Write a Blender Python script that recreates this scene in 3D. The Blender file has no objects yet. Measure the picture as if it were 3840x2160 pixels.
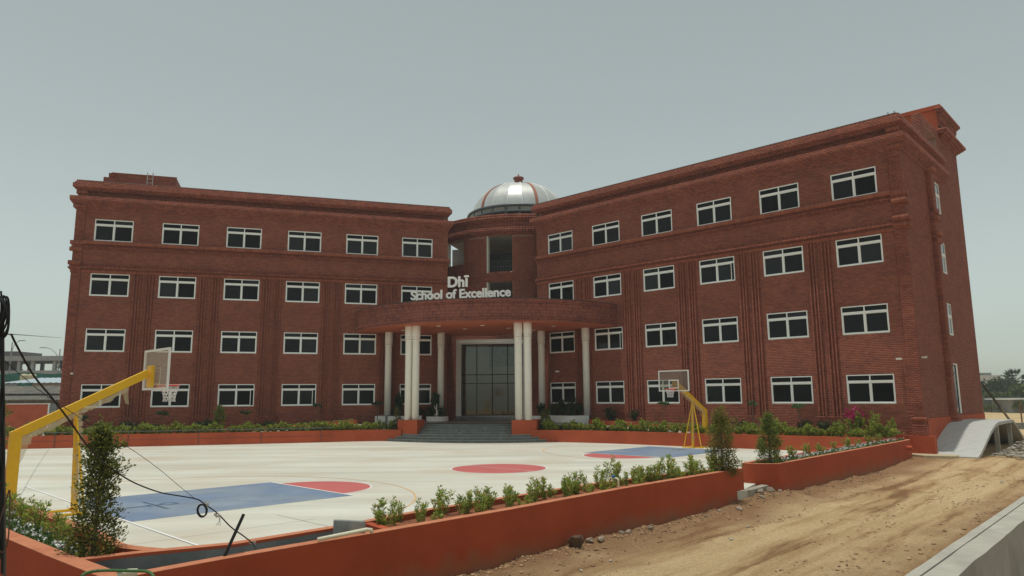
import bpy, bmesh, math, random
import numpy as np
from mathutils import Vector, Matrix
random.seed(7); rng = np.random.default_rng(7)
R_ = math.radians
S = bpy.context.scene
COL = S.collection
# ------------------------------------------------------------------ camera
cam = bpy.data.cameras.new('camera'); camo = bpy.data.objects.new('camera', cam); COL.objects.link(camo)
cam.sensor_width = 36.0; cam.lens = 36.0 * 2655.24 / 3840.0; cam.clip_end = 3000; cam.clip_start = 0.1
_p, _r = 0.154076548, -0.007461027
_f = Vector((0, math.cos(_p), math.sin(_p))); _u = Vector((0, -math.sin(_p), math.cos(_p))); _x = Vector((1, 0, 0))
_r2 = _x*math.cos(_r) + _u*math.sin(_r); _u2 = -_x*math.sin(_r) + _u*math.cos(_r)
M = Matrix((_r2, _u2, -_f)).transposed().to_4x4(); M.translation = Vector((0, 0, 2.7))
camo.matrix_world = M
S.camera = camo
# ------------------------------------------------------------------ world, sun
w = bpy.data.worlds.new('World'); S.world = w; w.use_nodes = True
nt = w.node_tree; nt.nodes.clear()
sky = nt.nodes.new('ShaderNodeTexSky'); sky.sky_type = 'NISHITA'; sky.sun_disc = False
SUN_EL, SUN_AZ = R_(86.6), R_(270)          # azimuth clockwise from +Y: sun a little to the left (-X)
sky.sun_elevation = SUN_EL; sky.sun_rotation = SUN_AZ
sky.air_density = 1.0; sky.dust_density = 1.2; sky.ozone_density = 1.0; sky.altitude = 100
hs = nt.nodes.new('ShaderNodeHueSaturation'); hs.inputs['Saturation'].default_value = 0.30
mixc = nt.nodes.new('ShaderNodeMix'); mixc.data_type = 'RGBA'; mixc.blend_type = 'MULTIPLY'; mixc.inputs[0].default_value = 1.0
mixc.inputs[7].default_value = (0.98, 1.06, 0.945, 1)
bg = nt.nodes.new('ShaderNodeBackground'); bg.inputs[1].default_value = 0.112
wo = nt.nodes.new('ShaderNodeOutputWorld')
nt.links.new(sky.outputs[0], hs.inputs['Color']); nt.links.new(hs.outputs[0], mixc.inputs[6])
nt.links.new(mixc.outputs[2], bg.inputs[0]); nt.links.new(bg.outputs[0], wo.inputs[0])
sl = bpy.data.lights.new('sun', 'SUN'); sl.energy = 2.15; sl.angle = R_(0.6); sl.color = (1.0, 0.955, 0.87)
so = bpy.data.objects.new('sun', sl); COL.objects.link(so)
_sd = Vector((math.sin(SUN_AZ)*math.cos(SUN_EL), math.cos(SUN_AZ)*math.cos(SUN_EL), math.sin(SUN_EL)))
so.rotation_euler = _sd.to_track_quat('Z', 'Y').to_euler(); so.location = (0, 0, 60)
S.view_settings.view_transform = 'Standard'; S.view_settings.look = 'None'
S.view_settings.exposure = 0.0; S.view_settings.gamma = 1.0; S.view_settings.use_curve_mapping = False
S.render.engine = 'CYCLES'

# ------------------------------------------------------------------ materials
MATS = {}
def new_mat(name):
    m = bpy.data.materials.new(name); m.use_nodes = True
    n = m.node_tree.nodes; b = n.get('Principled BSDF'); MATS[name] = m
    return m, m.node_tree, b
def mat(name, col, rough=0.7, spec=0.3, var=0.12, scale=3.0, bump=0.0, bscale=40.0, col2=None, c2lo=.5, c2hi=.7, metal=0.0, stretch=(1,1,1), island=0.0):
    """plain surface with two scales of noise in its own colour and an optional fine relief"""
    m, t, b = new_mat(name); N = t.nodes.new; L = t.links.new
    tc = N('ShaderNodeTexCoord'); mp = N('ShaderNodeMapping'); mp.inputs['Scale'].default_value = stretch
    L(tc.outputs['Object'], mp.inputs[0])
    n1 = N('ShaderNodeTexNoise'); n1.inputs['Scale'].default_value = scale; n1.inputs['Detail'].default_value = 8
    n1.inputs['Roughness'].default_value = .65
    L(mp.outputs[0], n1.inputs[0])
    mr = N('ShaderNodeMapRange'); mr.inputs[1].default_value = .3; mr.inputs[2].default_value = .7
    mr.inputs[3].default_value = 1-var; mr.inputs[4].default_value = 1+var
    L(n1.outputs[0], mr.inputs[0])
    mx = N('ShaderNodeMix'); mx.data_type = 'RGBA'; mx.blend_type = 'MULTIPLY'; mx.inputs[0].default_value = 1
    mx.inputs[6].default_value = (*col, 1)
    if col2:
        n2 = N('ShaderNodeTexNoise'); n2.inputs['Scale'].default_value = scale*.37; n2.inputs['Detail'].default_value = 6
        L(mp.outputs[0], n2.inputs[0])
        r2 = N('ShaderNodeMapRange'); r2.inputs[1].default_value = c2lo; r2.inputs[2].default_value = c2hi
        L(n2.outputs[0], r2.inputs[0])
        m2 = N('ShaderNodeMix'); m2.data_type = 'RGBA'; L(r2.outputs[0], m2.inputs[0])
        m2.inputs[6].default_value = (*col, 1); m2.inputs[7].default_value = (*col2, 1)
        L(m2.outputs[2], mx.inputs[6])
    cm = N('ShaderNodeCombineColor'); [L(mr.outputs[0], cm.inputs[i]) for i in range(3)]
    L(cm.outputs[0], mx.inputs[7])
    out = mx.outputs[2]
    if island:
        g = N('ShaderNodeNewGeometry'); oi = N('ShaderNodeObjectInfo')
        ad_ = N('ShaderNodeMath'); ad_.operation = 'ADD'; L(g.outputs['Random Per Island'], ad_.inputs[0]); L(oi.outputs['Random'], ad_.inputs[1])
        fr = N('ShaderNodeMath'); fr.operation = 'FRACT'; L(ad_.outputs[0], fr.inputs[0])
        r3 = N('ShaderNodeMapRange'); r3.inputs[3].default_value = 1-island; r3.inputs[4].default_value = 1+island; L(fr.outputs[0], r3.inputs[0])
        c3 = N('ShaderNodeCombineColor'); [L(r3.outputs[0], c3.inputs[i]) for i in range(3)]
        m3 = N('ShaderNodeMix'); m3.data_type = 'RGBA'; m3.blend_type = 'MULTIPLY'; m3.inputs[0].default_value = 1
        L(out, m3.inputs[6]); L(c3.outputs[0], m3.inputs[7]); out = m3.outputs[2]
    L(out, b.inputs['Base Color'])
    b.inputs['Roughness'].default_value = rough; b.inputs['Specular IOR Level'].default_value = spec; b.inputs['Metallic'].default_value = metal
    if bump:
        n4 = N('ShaderNodeTexNoise'); n4.inputs['Scale'].default_value = bscale; n4.inputs['Detail'].default_value = 5
        L(mp.outputs[0], n4.inputs[0]); bp = N('ShaderNodeBump'); bp.inputs['Strength'].default_value = bump; bp.inputs['Distance'].default_value = .02
        L(n4.outputs[0], bp.inputs['Height']); L(bp.outputs[0], b.inputs['Normal'])
    return m
def add_mud(m, z0, z1, col):
    t = m.node_tree; N = t.nodes.new; L = t.links.new; b = t.nodes['Principled BSDF']; src = b.inputs['Base Color'].links[0].from_socket
    g = N('ShaderNodeNewGeometry'); sp = N('ShaderNodeSeparateXYZ'); L(g.outputs['Position'], sp.inputs[0]); n = N('ShaderNodeTexNoise'); n.inputs['Scale'].default_value = 2.2; n.inputs['Detail'].default_value = 9; L(g.outputs['Position'], n.inputs[0])
    a = N('ShaderNodeMath'); a.operation = 'MULTIPLY_ADD'; a.inputs[1].default_value = .7; L(n.outputs[0], a.inputs[0]); L(sp.outputs[2], a.inputs[2])
    r = N('ShaderNodeMapRange'); r.inputs[1].default_value = z1+.35; r.inputs[2].default_value = z0+.35; r.inputs[3].default_value = 0; r.inputs[4].default_value = .8; L(a.outputs[0], r.inputs[0])
    mx = N('ShaderNodeMix'); mx.data_type = 'RGBA'; L(r.outputs[0], mx.inputs[0]); L(src, mx.inputs[6]); mx.inputs[7].default_value = (*col, 1); L(mx.outputs[2], b.inputs['Base Color'])
def brick_mat(name, ramp):
    m, t, b = new_mat(name); N = t.nodes.new; L = t.links.new
    g = N('ShaderNodeNewGeometry'); oi = N('ShaderNodeObjectInfo')
    a = N('ShaderNodeMath'); a.operation = 'ADD'; L(g.outputs['Random Per Island'], a.inputs[0]); L(oi.outputs['Random'], a.inputs[1])
    f = N('ShaderNodeMath'); f.operation = 'FRACT'; L(a.outputs[0], f.inputs[0])
    n = N('ShaderNodeTexNoise'); n.inputs['Scale'].default_value = .9; n.inputs['Detail'].default_value = 4
    L(g.outputs['Position'], n.inputs[0])
    mr = N('ShaderNodeMapRange'); mr.inputs[1].default_value = .35; mr.inputs[2].default_value = .65; mr.inputs[3].default_value = -.22; mr.inputs[4].default_value = .22
    L(n.outputs[0], mr.inputs[0])
    s = N('ShaderNodeMath'); s.operation = 'ADD'; L(f.outputs[0], s.inputs[0]); L(mr.outputs[0], s.inputs[1])
    cr = N('ShaderNodeValToRGB'); e = cr.color_ramp.elements
    e[0].position = 0; e[0].color = (*ramp[0], 1); e[1].position = 1; e[1].color = (*ramp[-1], 1)
    for i, c in enumerate(ramp[1:-1]): k = e.new((i+1)/(len(ramp)-1)); k.color = (*c, 1)
    L(s.outputs[0], cr.inputs[0])
    n2 = N('ShaderNodeTexNoise'); n2.inputs['Scale'].default_value = 30; n2.inputs['Detail'].default_value = 3; L(g.outputs['Position'], n2.inputs[0])
    r2 = N('ShaderNodeMapRange'); r2.inputs[3].default_value = .88; r2.inputs[4].default_value = 1.12; L(n2.outputs[0], r2.inputs[0])
    cc = N('ShaderNodeCombineColor'); [L(r2.outputs[0], cc.inputs[i]) for i in range(3)]
    mx = N('ShaderNodeMix'); mx.data_type = 'RGBA'; mx.blend_type = 'MULTIPLY'; mx.inputs[0].default_value = 1
    L(cr.outputs[0], mx.inputs[6]); L(cc.outputs[0], mx.inputs[7]); L(mx.outputs[2], b.inputs['Base Color'])
    b.inputs['Roughness'].default_value = .75; b.inputs['Specular IOR Level'].default_value = .25
    return m
def leaf_mat(name, dark, light, trans=.35, hi=None):
    m, t, b = new_mat(name); N = t.nodes.new; L = t.links.new
    g = N('ShaderNodeNewGeometry'); oi = N('ShaderNodeObjectInfo')
    a = N('ShaderNodeMath'); a.operation = 'ADD'; L(g.outputs['Random Per Island'], a.inputs[0]); L(oi.outputs['Random'], a.inputs[1])
    f = N('ShaderNodeMath'); f.operation = 'FRACT'; L(a.outputs[0], f.inputs[0])
    cr = N('ShaderNodeValToRGB'); e = cr.color_ramp.elements
    e[0].position = .1; e[0].color = (*dark, 1); e[1].position = .85 if hi else 1; e[1].color = (*light, 1)
    if hi: k = e.new(.97); k.color = (*hi, 1)
    L(f.outputs[0], cr.inputs[0]); L(cr.outputs[0], b.inputs['Base Color'])
    b.inputs['Roughness'].default_value = .5; b.inputs['Specular IOR Level'].default_value = .35
    tr = N('ShaderNodeBsdfTranslucent'); L(cr.outputs[0], tr.inputs[0])
    mx = N('ShaderNodeMixShader'); mx.inputs[0].default_value = trans
    o = t.nodes['Material Output']; L(b.outputs[0], mx.inputs[1]); L(tr.outputs[0], mx.inputs[2]); L(mx.outputs[0], o.inputs[0])
    return m
def glass_mat(name, tint, alpha, rough=.02):
    """clear sheet: part see-through, part mirror"""
    m, t, b = new_mat(name); N = t.nodes.new; L = t.links.new
    tb = N('ShaderNodeBsdfTransparent'); tb.inputs[0].default_value = (*tint, 1)
    gl = N('ShaderNodeBsdfGlossy'); gl.inputs['Roughness'].default_value = rough; gl.inputs[0].default_value = (.9, .95, .95, 1)
    fr = N('ShaderNodeFresnel'); fr.inputs[0].default_value = 1.5
    mth = N('ShaderNodeMath'); mth.operation = 'ADD'; mth.inputs[1].default_value = alpha; L(fr.outputs[0], mth.inputs[0])
    mx = N('ShaderNodeMixShader'); L(mth.outputs[0], mx.inputs[0]); L(tb.outputs[0], mx.inputs[1]); L(gl.outputs[0], mx.inputs[2])
    L(mx.outputs[0], t.nodes['Material Output'].inputs[0]); return m

M_brick = brick_mat('brick', [(.215,.070,.048), (.262,.081,.052), (.285,.088,.055), (.305,.096,.058), (.345,.113,.067)])
M_soldier = brick_mat('soldier_brick', [(.26,.078,.050), (.31,.094,.056), (.345,.108,.062), (.37,.125,.07)])
M_fascia = brick_mat('fascia_brick', [(.19,.068,.056), (.27,.090,.066), (.31,.104,.072), (.36,.125,.082)])
M_mortar = mat('mortar', (.34,.19,.14), rough=.9, var=.2, scale=2)
M_red = mat('red_plaster', (.47,.098,.042), rough=.8, var=.09, scale=1.3, bump=.12, bscale=60, col2=(.38,.076,.033), spec=.2)
M_redwall = mat('red_plaster_weathered', (.42,.080,.033), rough=.85, var=.12, scale=.9, bump=.2, bscale=35, col2=(.34,.068,.031), spec=.15, c2lo=.4, c2hi=.7); add_mud(M_redwall, -.40, .02, (.27,.14,.08))
M_redtop = mat('sunlit_dusty_red_coping', (.52,.205,.115), rough=.9, var=.14, scale=5, col2=(.46,.17,.09), spec=.1)  # wall tops: sunlit contrast painted into the colour, together with settled dust
M_redin = mat('red_soffit_paint', (.52,.135,.062), rough=.65, var=.06, scale=1)
M_white = mat('white_paint', (.82,.80,.74), rough=.5, var=.04, scale=1.5)
M_cream = mat('cream_column_paint', (.86,.84,.76), rough=.55, var=.04, scale=2)
M_frame = mat('window_frame_white', (.88,.90,.87), rough=.45, var=.04, scale=2)
M_black = mat('black_aluminium', (.012,.013,.013), rough=.4, var=.1)
M_steel = mat('steel', (.32,.33,.33), rough=.4, metal=.7)
M_darksteel = mat('grey_steel', (.10,.11,.12), rough=.45, metal=.3)
M_dome = mat('dome_sheet', (.66,.66,.63), rough=.36, metal=.6, var=.12, scale=1.3)
M_seam = mat('dome_seam', (.93,.93,.90), rough=.35)
M_granite = mat('granite', (.16,.17,.162), rough=.6, var=.3, scale=9, col2=(.24,.245,.23), bump=.08)
M_granite_edge = mat('granite_nosing', (.30,.31,.29), rough=.6, var=.15, scale=8)
M_granite_edge2 = mat('granite_nosing_dark', (.23,.24,.225), rough=.6, var=.15, scale=8)
M_conc = mat('concrete', (.42,.40,.34), rough=.85, var=.13, scale=2.5, bump=.3, bscale=25, col2=(.33,.31,.26))
M_ramp = mat('ramp_concrete', (.52,.52,.49), rough=.85, var=.10, scale=3.5, bump=.2, bscale=14, stretch=(1,6,1), col2=(.44,.44,.42))
M_concdark = mat('grey_cement', (.22,.235,.225), rough=.9, var=.22, scale=2.2, bump=.25, bscale=20, col2=(.15,.165,.16))
M_yellow = mat('yellow_paint', (.84,.48,.02), rough=.45, var=.06, scale=4)
M_film = None
M_orange = mat('orange_paint', (.75,.05,.02), rough=.45)
M_net = mat('white_cord', (.72,.70,.66), rough=.8)
M_rubber = mat('black_cable', (.012,.012,.013), rough=.55, var=.2)
M_pvc = mat('cream_pvc', (.70,.66,.50), rough=.45, var=.06)
M_soil = mat('red_soil', (.26,.095,.045), rough=.95, var=.3, scale=6, bump=.8, bscale=30, col2=(.16,.055,.03))
M_stone = mat('stone', (.30,.24,.18), rough=.9, var=.3, scale=5, bump=.4, bscale=20, island=.35)
M_stonew = mat('pale_stone', (.50,.46,.38), rough=.9, var=.2, scale=6, bump=.3, bscale=25)
M_bark = mat('bark', (.14,.105,.075), rough=.9, var=.25, scale=12)
M_glassdark, _t, _b = new_mat('dark_window_glass')
_b.inputs['Base Color'].default_value = (.006,.008,.008,1); _b.inputs['Roughness'].default_value = .04; _b.inputs['Specular IOR Level'].default_value = .15
M_glassmir, _t, _b = new_mat('reflective_window_glass')
_b.inputs['Base Color'].default_value = (.16,.20,.21,1); _b.inputs['Roughness'].default_value = .05; _b.inputs['Specular IOR Level'].default_value = .7
M_doorglass = glass_mat('door_glass', (.78,.77,.73), .02)
M_board = glass_mat('clear_board', (.80,.78,.72), .02)
M_boardfilm, _t, _b = new_mat('board_film')
_tb = _t.nodes.new('ShaderNodeBsdfTransparent'); _tb.inputs[0].default_value = (.95,.93,.88,1); _df = _t.nodes.new('ShaderNodeBsdfDiffuse'); _df.inputs[0].default_value = (.72,.69,.60,1)
_tl = _t.nodes.new('ShaderNodeBsdfTranslucent'); _tl.inputs[0].default_value = (.72,.69,.60,1); _m1 = _t.nodes.new('ShaderNodeMixShader'); _m1.inputs[0].default_value = .5
_m2 = _t.nodes.new('ShaderNodeMixShader'); _m2.inputs[0].default_value = .27; _t.links.new(_df.outputs[0], _m1.inputs[1]); _t.links.new(_tl.outputs[0], _m1.inputs[2])
_t.links.new(_tb.outputs[0], _m2.inputs[1]); _t.links.new(_m1.outputs[0], _m2.inputs[2]); _t.links.new(_m2.outputs[0], _t.nodes['Material Output'].inputs[0])
# thin torn packing film
M_film, _t, _b = new_mat('packing_film')
_b.inputs['Base Color'].default_value = (.66,.55,.34,1); _b.inputs['Roughness'].default_value = .35; _b.inputs['Alpha'].default_value = .5
M_ixora = leaf_mat('shrub_leaf', (.15,.25,.045), (.52,.62,.12), trans=.42, hi=(.46,.18,.07))
M_hedge = leaf_mat('hedge_leaf', (.12,.19,.035), (.46,.50,.07))
M_cone = leaf_mat('cone_leaf', (.055,.085,.022), (.20,.225,.040), hi=(.38,.36,.07))
M_dark = leaf_mat('dark_leaf', (.018,.042,.016), (.06,.10,.03), .25)
M_cover = leaf_mat('cover_leaf', (.055,.12,.04), (.16,.26,.07), .25)
M_strap = leaf_mat('strap_leaf', (.10,.18,.04), (.42,.48,.12))
M_tree = leaf_mat('tree_leaf', (.035,.055,.022), (.10,.13,.05), .3)
M_tree2 = leaf_mat('bright_tree_leaf', (.06,.085,.02), (.16,.20,.05), .3)
M_bare = leaf_mat('rusty_leaf', (.13,.05,.025), (.26,.11,.05))
M_magenta = leaf_mat('magenta_bract', (.35,.01,.09), (.62,.03,.20))
M_whitefl = mat('white_petal', (.75,.75,.74), rough=.6)
M_redfl = mat('red_petal', (.45,.03,.02), rough=.6)

# ------------------------------------------------------------------ helpers
def link(o, parent=None, label=None, cat=None, group=None, kind=None):
    COL.objects.link(o)
    if parent is not None: o.parent = parent
    if label: o['label'] = label
    if cat: o['category'] = cat
    if group: o['group'] = group
    if kind: o['kind'] = kind
    return o
def thing(name, label, cat, loc=(0,0,0), rz=0, group=None):
    o = bpy.data.objects.new(name, None); o.empty_display_size = .2; o.location = loc; o.rotation_euler = (0,0,rz)
    return link(o, None, label, cat, group)
def copy_tree(o, parent=None):
    c = o.copy(); COL.objects.link(c)
    if parent is not None: c.parent = parent
    for ch in list(o.children): copy_tree(ch, c)
    return c
class MB:
    def __init__(s): s.v = []; s.f = []
    def add(s, vs, fs):
        n = len(s.v); s.v += [tuple(v) for v in vs]; s.f += [tuple(i+n for i in f) for f in fs]; return s
    def quad(s, a, b, c, d): return s.add([a,b,c,d], [(0,1,2,3)])
    def box(s, x0, x1, y0, y1, z0, z1):
        return s.hexa([(x0,y0,z0),(x1,y0,z0),(x1,y1,z0),(x0,y1,z0),(x0,y0,z1),(x1,y0,z1),(x1,y1,z1),(x0,y1,z1)])
    def hexa(s, p): return s.add(p, [(3,2,1,0),(4,5,6,7),(0,1,5,4),(1,2,6,5),(2,3,7,6),(3,0,4,7)])
    def bar(s, a, b, w, h=None, up=(0,0,1)):
        """rectangular bar from a to b, w wide, h thick"""
        a = Vector(a); b = Vector(b); h = h or w; d = (b-a).normalized(); u = Vector(up)
        if abs(d.dot(u)) > .98: u = Vector((1,0,0))
        x = d.cross(u).normalized()*w/2; y = x.cross(d).normalized()*h/2
        return s.hexa([a-x-y, a+x-y, a+x+y, a-x+y, b-x-y, b+x-y, b+x+y, b-x+y])
    def tube(s, pts, r, n=8, cap=True):
        pts = [Vector(p) for p in pts]; rs = r if isinstance(r, (list, tuple)) else [r]*len(pts)
        rings = []; px = None
        for i, p in enumerate(pts):
            d = (pts[min(i+1, len(pts)-1)] - pts[max(i-1, 0)])
            d = d.normalized() if d.length > 1e-9 else Vector((0,0,1))
            if px is None:
                u = Vector((0,0,1)) if abs(d.z) < .9 else Vector((1,0,0)); px = d.cross(u).normalized()
            else:
                px = (px - d*px.dot(d)); px = px.normalized() if px.length > 1e-6 else d.orthogonal().normalized()
            py = d.cross(px)
            rings.append([p + (px*math.cos(2*math.pi*k/n) + py*math.sin(2*math.pi*k/n))*rs[i] for k in range(n)])
        b = len(s.v); s.v += [tuple(v) for rg in rings for v in rg]
        for i in range(len(pts)-1):
            for k in range(n):
                s.f.append((b+i*n+k, b+i*n+(k+1) % n, b+(i+1)*n+(k+1) % n, b+(i+1)*n+k))
        if cap: s.f.append(tuple(b+k for k in range(n))[::-1]); s.f.append(tuple(b+(len(pts)-1)*n+k for k in range(n)))
        return s
    def lathe(s, prof, n=24, c=(0,0,0)):
        """prof = [(r, z)]"""
        b = len(s.v)
        for r, z in prof:
            for k in range(n):
                a = 2*math.pi*k/n; s.v.append((c[0]+r*math.cos(a), c[1]+r*math.sin(a), c[2]+z))
        for i in range(len(prof)-1):
            for k in range(n): s.f.append((b+i*n+k, b+i*n+(k+1) % n, b+(i+1)*n+(k+1) % n, b+(i+1)*n+k))
        s.f.append(tuple(b+k for k in range(n))[::-1]); s.f.append(tuple(b+(len(prof)-1)*n+k for k in range(n)))
        return s
    def prism(s, poly, z0, z1):
        """poly ccw [(x,y)], z0/z1 scalars or lists"""
        n = len(poly); a = z0 if isinstance(z0, (list, tuple)) else [z0]*n; c = z1 if isinstance(z1, (list, tuple)) else [z1]*n
        vs = [(p[0], p[1], a[i]) for i, p in enumerate(poly)] + [(p[0], p[1], c[i]) for i, p in enumerate(poly)]
        return s.add(vs, [tuple(range(n))[::-1], tuple(range(n, 2*n))] + [(i, (i+1) % n, n+(i+1) % n, n+i) for i in range(n)])
    def mesh(s, name, m, smooth=False):
        me = bpy.data.meshes.new(name); me.from_pydata(s.v, [], s.f)
        if m is not None: me.materials.append(m)
        if smooth: me.polygons.foreach_set('use_smooth', [True]*len(me.polygons))
        me.update(); return me
    def build(s, name, m, parent=None, smooth=False, **k):
        return link(bpy.data.objects.new(name, s.mesh(name, m, smooth)), parent, **k)
def np_mesh(name, V, F, m, smooth=False):
    """V (n,3), F (k,4) or (k,3)"""
    me = bpy.data.meshes.new(name); k = F.shape[1]
    me.vertices.add(len(V)); me.vertices.foreach_set('co', np.ascontiguousarray(V, dtype=np.float32).ravel())
    me.loops.add(F.size); me.loops.foreach_set('vertex_index', np.ascontiguousarray(F, dtype=np.int32).ravel())
    me.polygons.add(len(F)); me.polygons.foreach_set('loop_start', np.arange(0, F.size, k, dtype=np.int32))
    if smooth: me.polygons.foreach_set('use_smooth', np.ones(len(F), dtype=bool))
    me.materials.append(m); me.update(calc_edges=True); return me
def offset_line(pts, d):
    """offset an open polyline to its left by d"""
    out = []
    P = [Vector(p[:2]) for p in pts]
    for i, p in enumerate(P):
        ns = []
        if i: t = (P[i]-P[i-1]).normalized(); ns.append(Vector((-t.y, t.x)))
        if i < len(P)-1: t = (P[i+1]-P[i]).normalized(); ns.append(Vector((-t.y, t.x)))
        n = sum(ns, Vector((0,0))).normalized(); k = d/max(.3, n.dot(ns[0]))
        out.append((p.x+n.x*k, p.y+n.y*k))
    return out
def wall_strip(mb, pts, th, z0, z1):
    """upright wall along a polyline, thickness to the left; z0/z1 lists or scalars"""
    o = offset_line(pts, th); n = len(pts)
    a = z0 if isinstance(z0, (list, tuple)) else [z0]*n; c = z1 if isinstance(z1, (list, tuple)) else [z1]*n
    b = len(mb.v)
    for i in range(n): mb.v += [(pts[i][0], pts[i][1], a[i]), (pts[i][0], pts[i][1], c[i]), (o[i][0], o[i][1], c[i]), (o[i][0], o[i][1], a[i])]
    for i in range(n-1):
        q = b+4*i; r = q+4
        mb.f += [(q, r, r+1, q+1), (q+1, r+1, r+2, q+2), (q+2, r+2, r+3, q+3), (q+3, r+3, r, q)]
    mb.f += [(b, b+1, b+2, b+3), (b+4*n-1, b+4*n-2, b+4*n-3, b+4*n-4)]
    return mb
def smooth_pts(pts, n=6):
    """Catmull-Rom through 2D/3D points"""
    P = [Vector(p) for p in pts]; out = []
    for i in range(len(P)-1):
        p0 = P[max(i-1,0)]; p1 = P[i]; p2 = P[i+1]; p3 = P[min(i+2,len(P)-1)]
        for k in range(n):
            t = k/n; out.append(.5*((2*p1)+(p2-p0)*t+(2*p0-5*p1+4*p2-p3)*t*t+(-p0+3*p1-3*p2+p3)*t*t*t))
    out.append(P[-1]); return [tuple(v) for v in out]
# ------------------------------------------------------------------ facade frames
class Flat:
    def __init__(s, o, ang):
        s.o = np.array(o, float); s.d = np.array([math.cos(ang), math.sin(ang)]); s.n = np.array([math.sin(ang), -math.cos(ang)]); s.R = None
    def __call__(s, u, d, h):
        u, d, h = np.broadcast_arrays(*[np.asarray(q, float) for q in (u, d, h)])
        return np.stack([s.o[0]+s.d[0]*u+s.n[0]*d, s.o[1]+s.d[1]*u+s.n[1]*d, h], -1)
    def p(s, u, d, h=0): return tuple(float(q) for q in s(u, d, h))
class Cyl:
    """u is arc length at radius R, 0 on the axis facing the court"""
    def __init__(s, c, R): s.c = np.array(c, float); s.R = R
    def __call__(s, u, d, h):
        u, d, h = np.broadcast_arrays(*[np.asarray(q, float) for q in (u, d, h)]); a = u/s.R; r = s.R+d
        return np.stack([s.c[0]+r*(np.sin(a)*LAT[0]+np.cos(a)*AX[0]), s.c[1]+r*(np.sin(a)*LAT[1]+np.cos(a)*AX[1]), h], -1)
    def p(s, u, d, h=0): return tuple(float(q) for q in s(u, d, h))
LAT = np.array([.975, -.224]); AX = np.array([-.224, -.975]); ORG = np.array([-1.55, 52.8])
def E2(l, s, h=None):
    q = ORG+LAT*l+AX*s
    return (float(q[0]), float(q[1])) if h is None else (float(q[0]), float(q[1]), h)
FL = Flat((-27.7127, 45.8684), R_(17.498)); FR = Flat((2.7203, 51.6558), R_(-43.344))
DC = ORG+AX*(-9.9); FD = Cyl(DC, 7.4)
U0, U1 = -1.15, 23.93
_c = FR(23.95, 0, 0)[:2]
FE = Flat(_c, R_(-43.344)+math.pi/2)                       # right end wall, u runs away from the camera
_c = FR(-1.15, 0, 0)[:2]
FRI = Flat(_c+(-FR.n)*9, R_(-43.344)-math.pi/2)            # inner return of right wing
FLI = Flat(FL(23.93, 0, 0)[:2], R_(17.498)+math.pi/2)      # inner return of left wing
FLE = Flat(FL(-1.15, 0, 0)[:2]+(-FL.n)*9, R_(17.498)-math.pi/2)
# openings cut from intervals
def cut(u0, u1, holes):
    segs = [(u0, u1)]
    for a, b in holes:
        new = []
        for s0, s1 in segs:
            if b <= s0 or a >= s1: new.append((s0, s1)); continue
            if a > s0: new.append((s0, a))
            if b < s1: new.append((b, s1))
        segs = new
    return segs
class Bricks:
    def __init__(s): s.rows = {}          # frame -> list of (u0,u1,h0,h1,db,dt)
    def row(s, fr, u0, u1, h0, h1, d, dt=None, ln=.235, holes=(), off=0.0, joint=.012, dback=-.02):
        out = s.rows.setdefault(fr, [])
        for a, b in cut(u0, u1, holes):
            k0 = math.floor((a-off)/ln)
            x = off+k0*ln
            while x < b-1e-6:
                p, q = max(x, a), min(x+ln, b)
                if q-p > .03: out.append((p+joint/2, q-joint/2, h0+joint/2, h1-joint/2, d, d if dt is None else dt, min(dback, d-.02)))
                x += ln
        return s
    def field(s, fr, u0, u1, h0, h1, d=0.0, openings=(), ch=.09, ln=.235):
        n = max(1, round((h1-h0)/ch)); c = (h1-h0)/n
        for i in range(n):
            a, b = h0+i*c, h0+(i+1)*c
            hol = [(o[0], o[1]) for o in openings if o[2] < b-.02 and o[3] > a+.02]
            s.row(fr, u0, u1, a, b, d, ln=ln, holes=hol, off=(ln/2 if i % 2 else 0))
        return s
    def arrays(s):
        Vs = []; n = 0
        for fr, L in s.rows.items():
            A = np.array(L); jit = (rng.random(len(A))-.5)*.002
            u0, u1, h0, h1, db, dt, bk = A.T
            db = db+jit; dt = dt+jit
            c = [(u0,bk,h0),(u1,bk,h0),(u1,bk,h1),(u0,bk,h1),(u0,db,h0),(u1,db,h0),(u1,dt,h1),(u0,dt,h1)]
            Vs.append(np.stack([fr(*q) for q in c], 1))
        return np.concatenate(Vs)                      # (n,8,3)
BF = np.array([(4,5,6,7),(0,1,5,4),(1,2,6,5),(2,3,7,6),(3,0,4,7)])
def bricks_mesh(name, V, m):
    n = len(V); F = (BF[None]+8*np.arange(n)[:,None,None]).reshape(-1,4)
    return np_mesh(name, V.reshape(-1,3), F, m)
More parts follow.
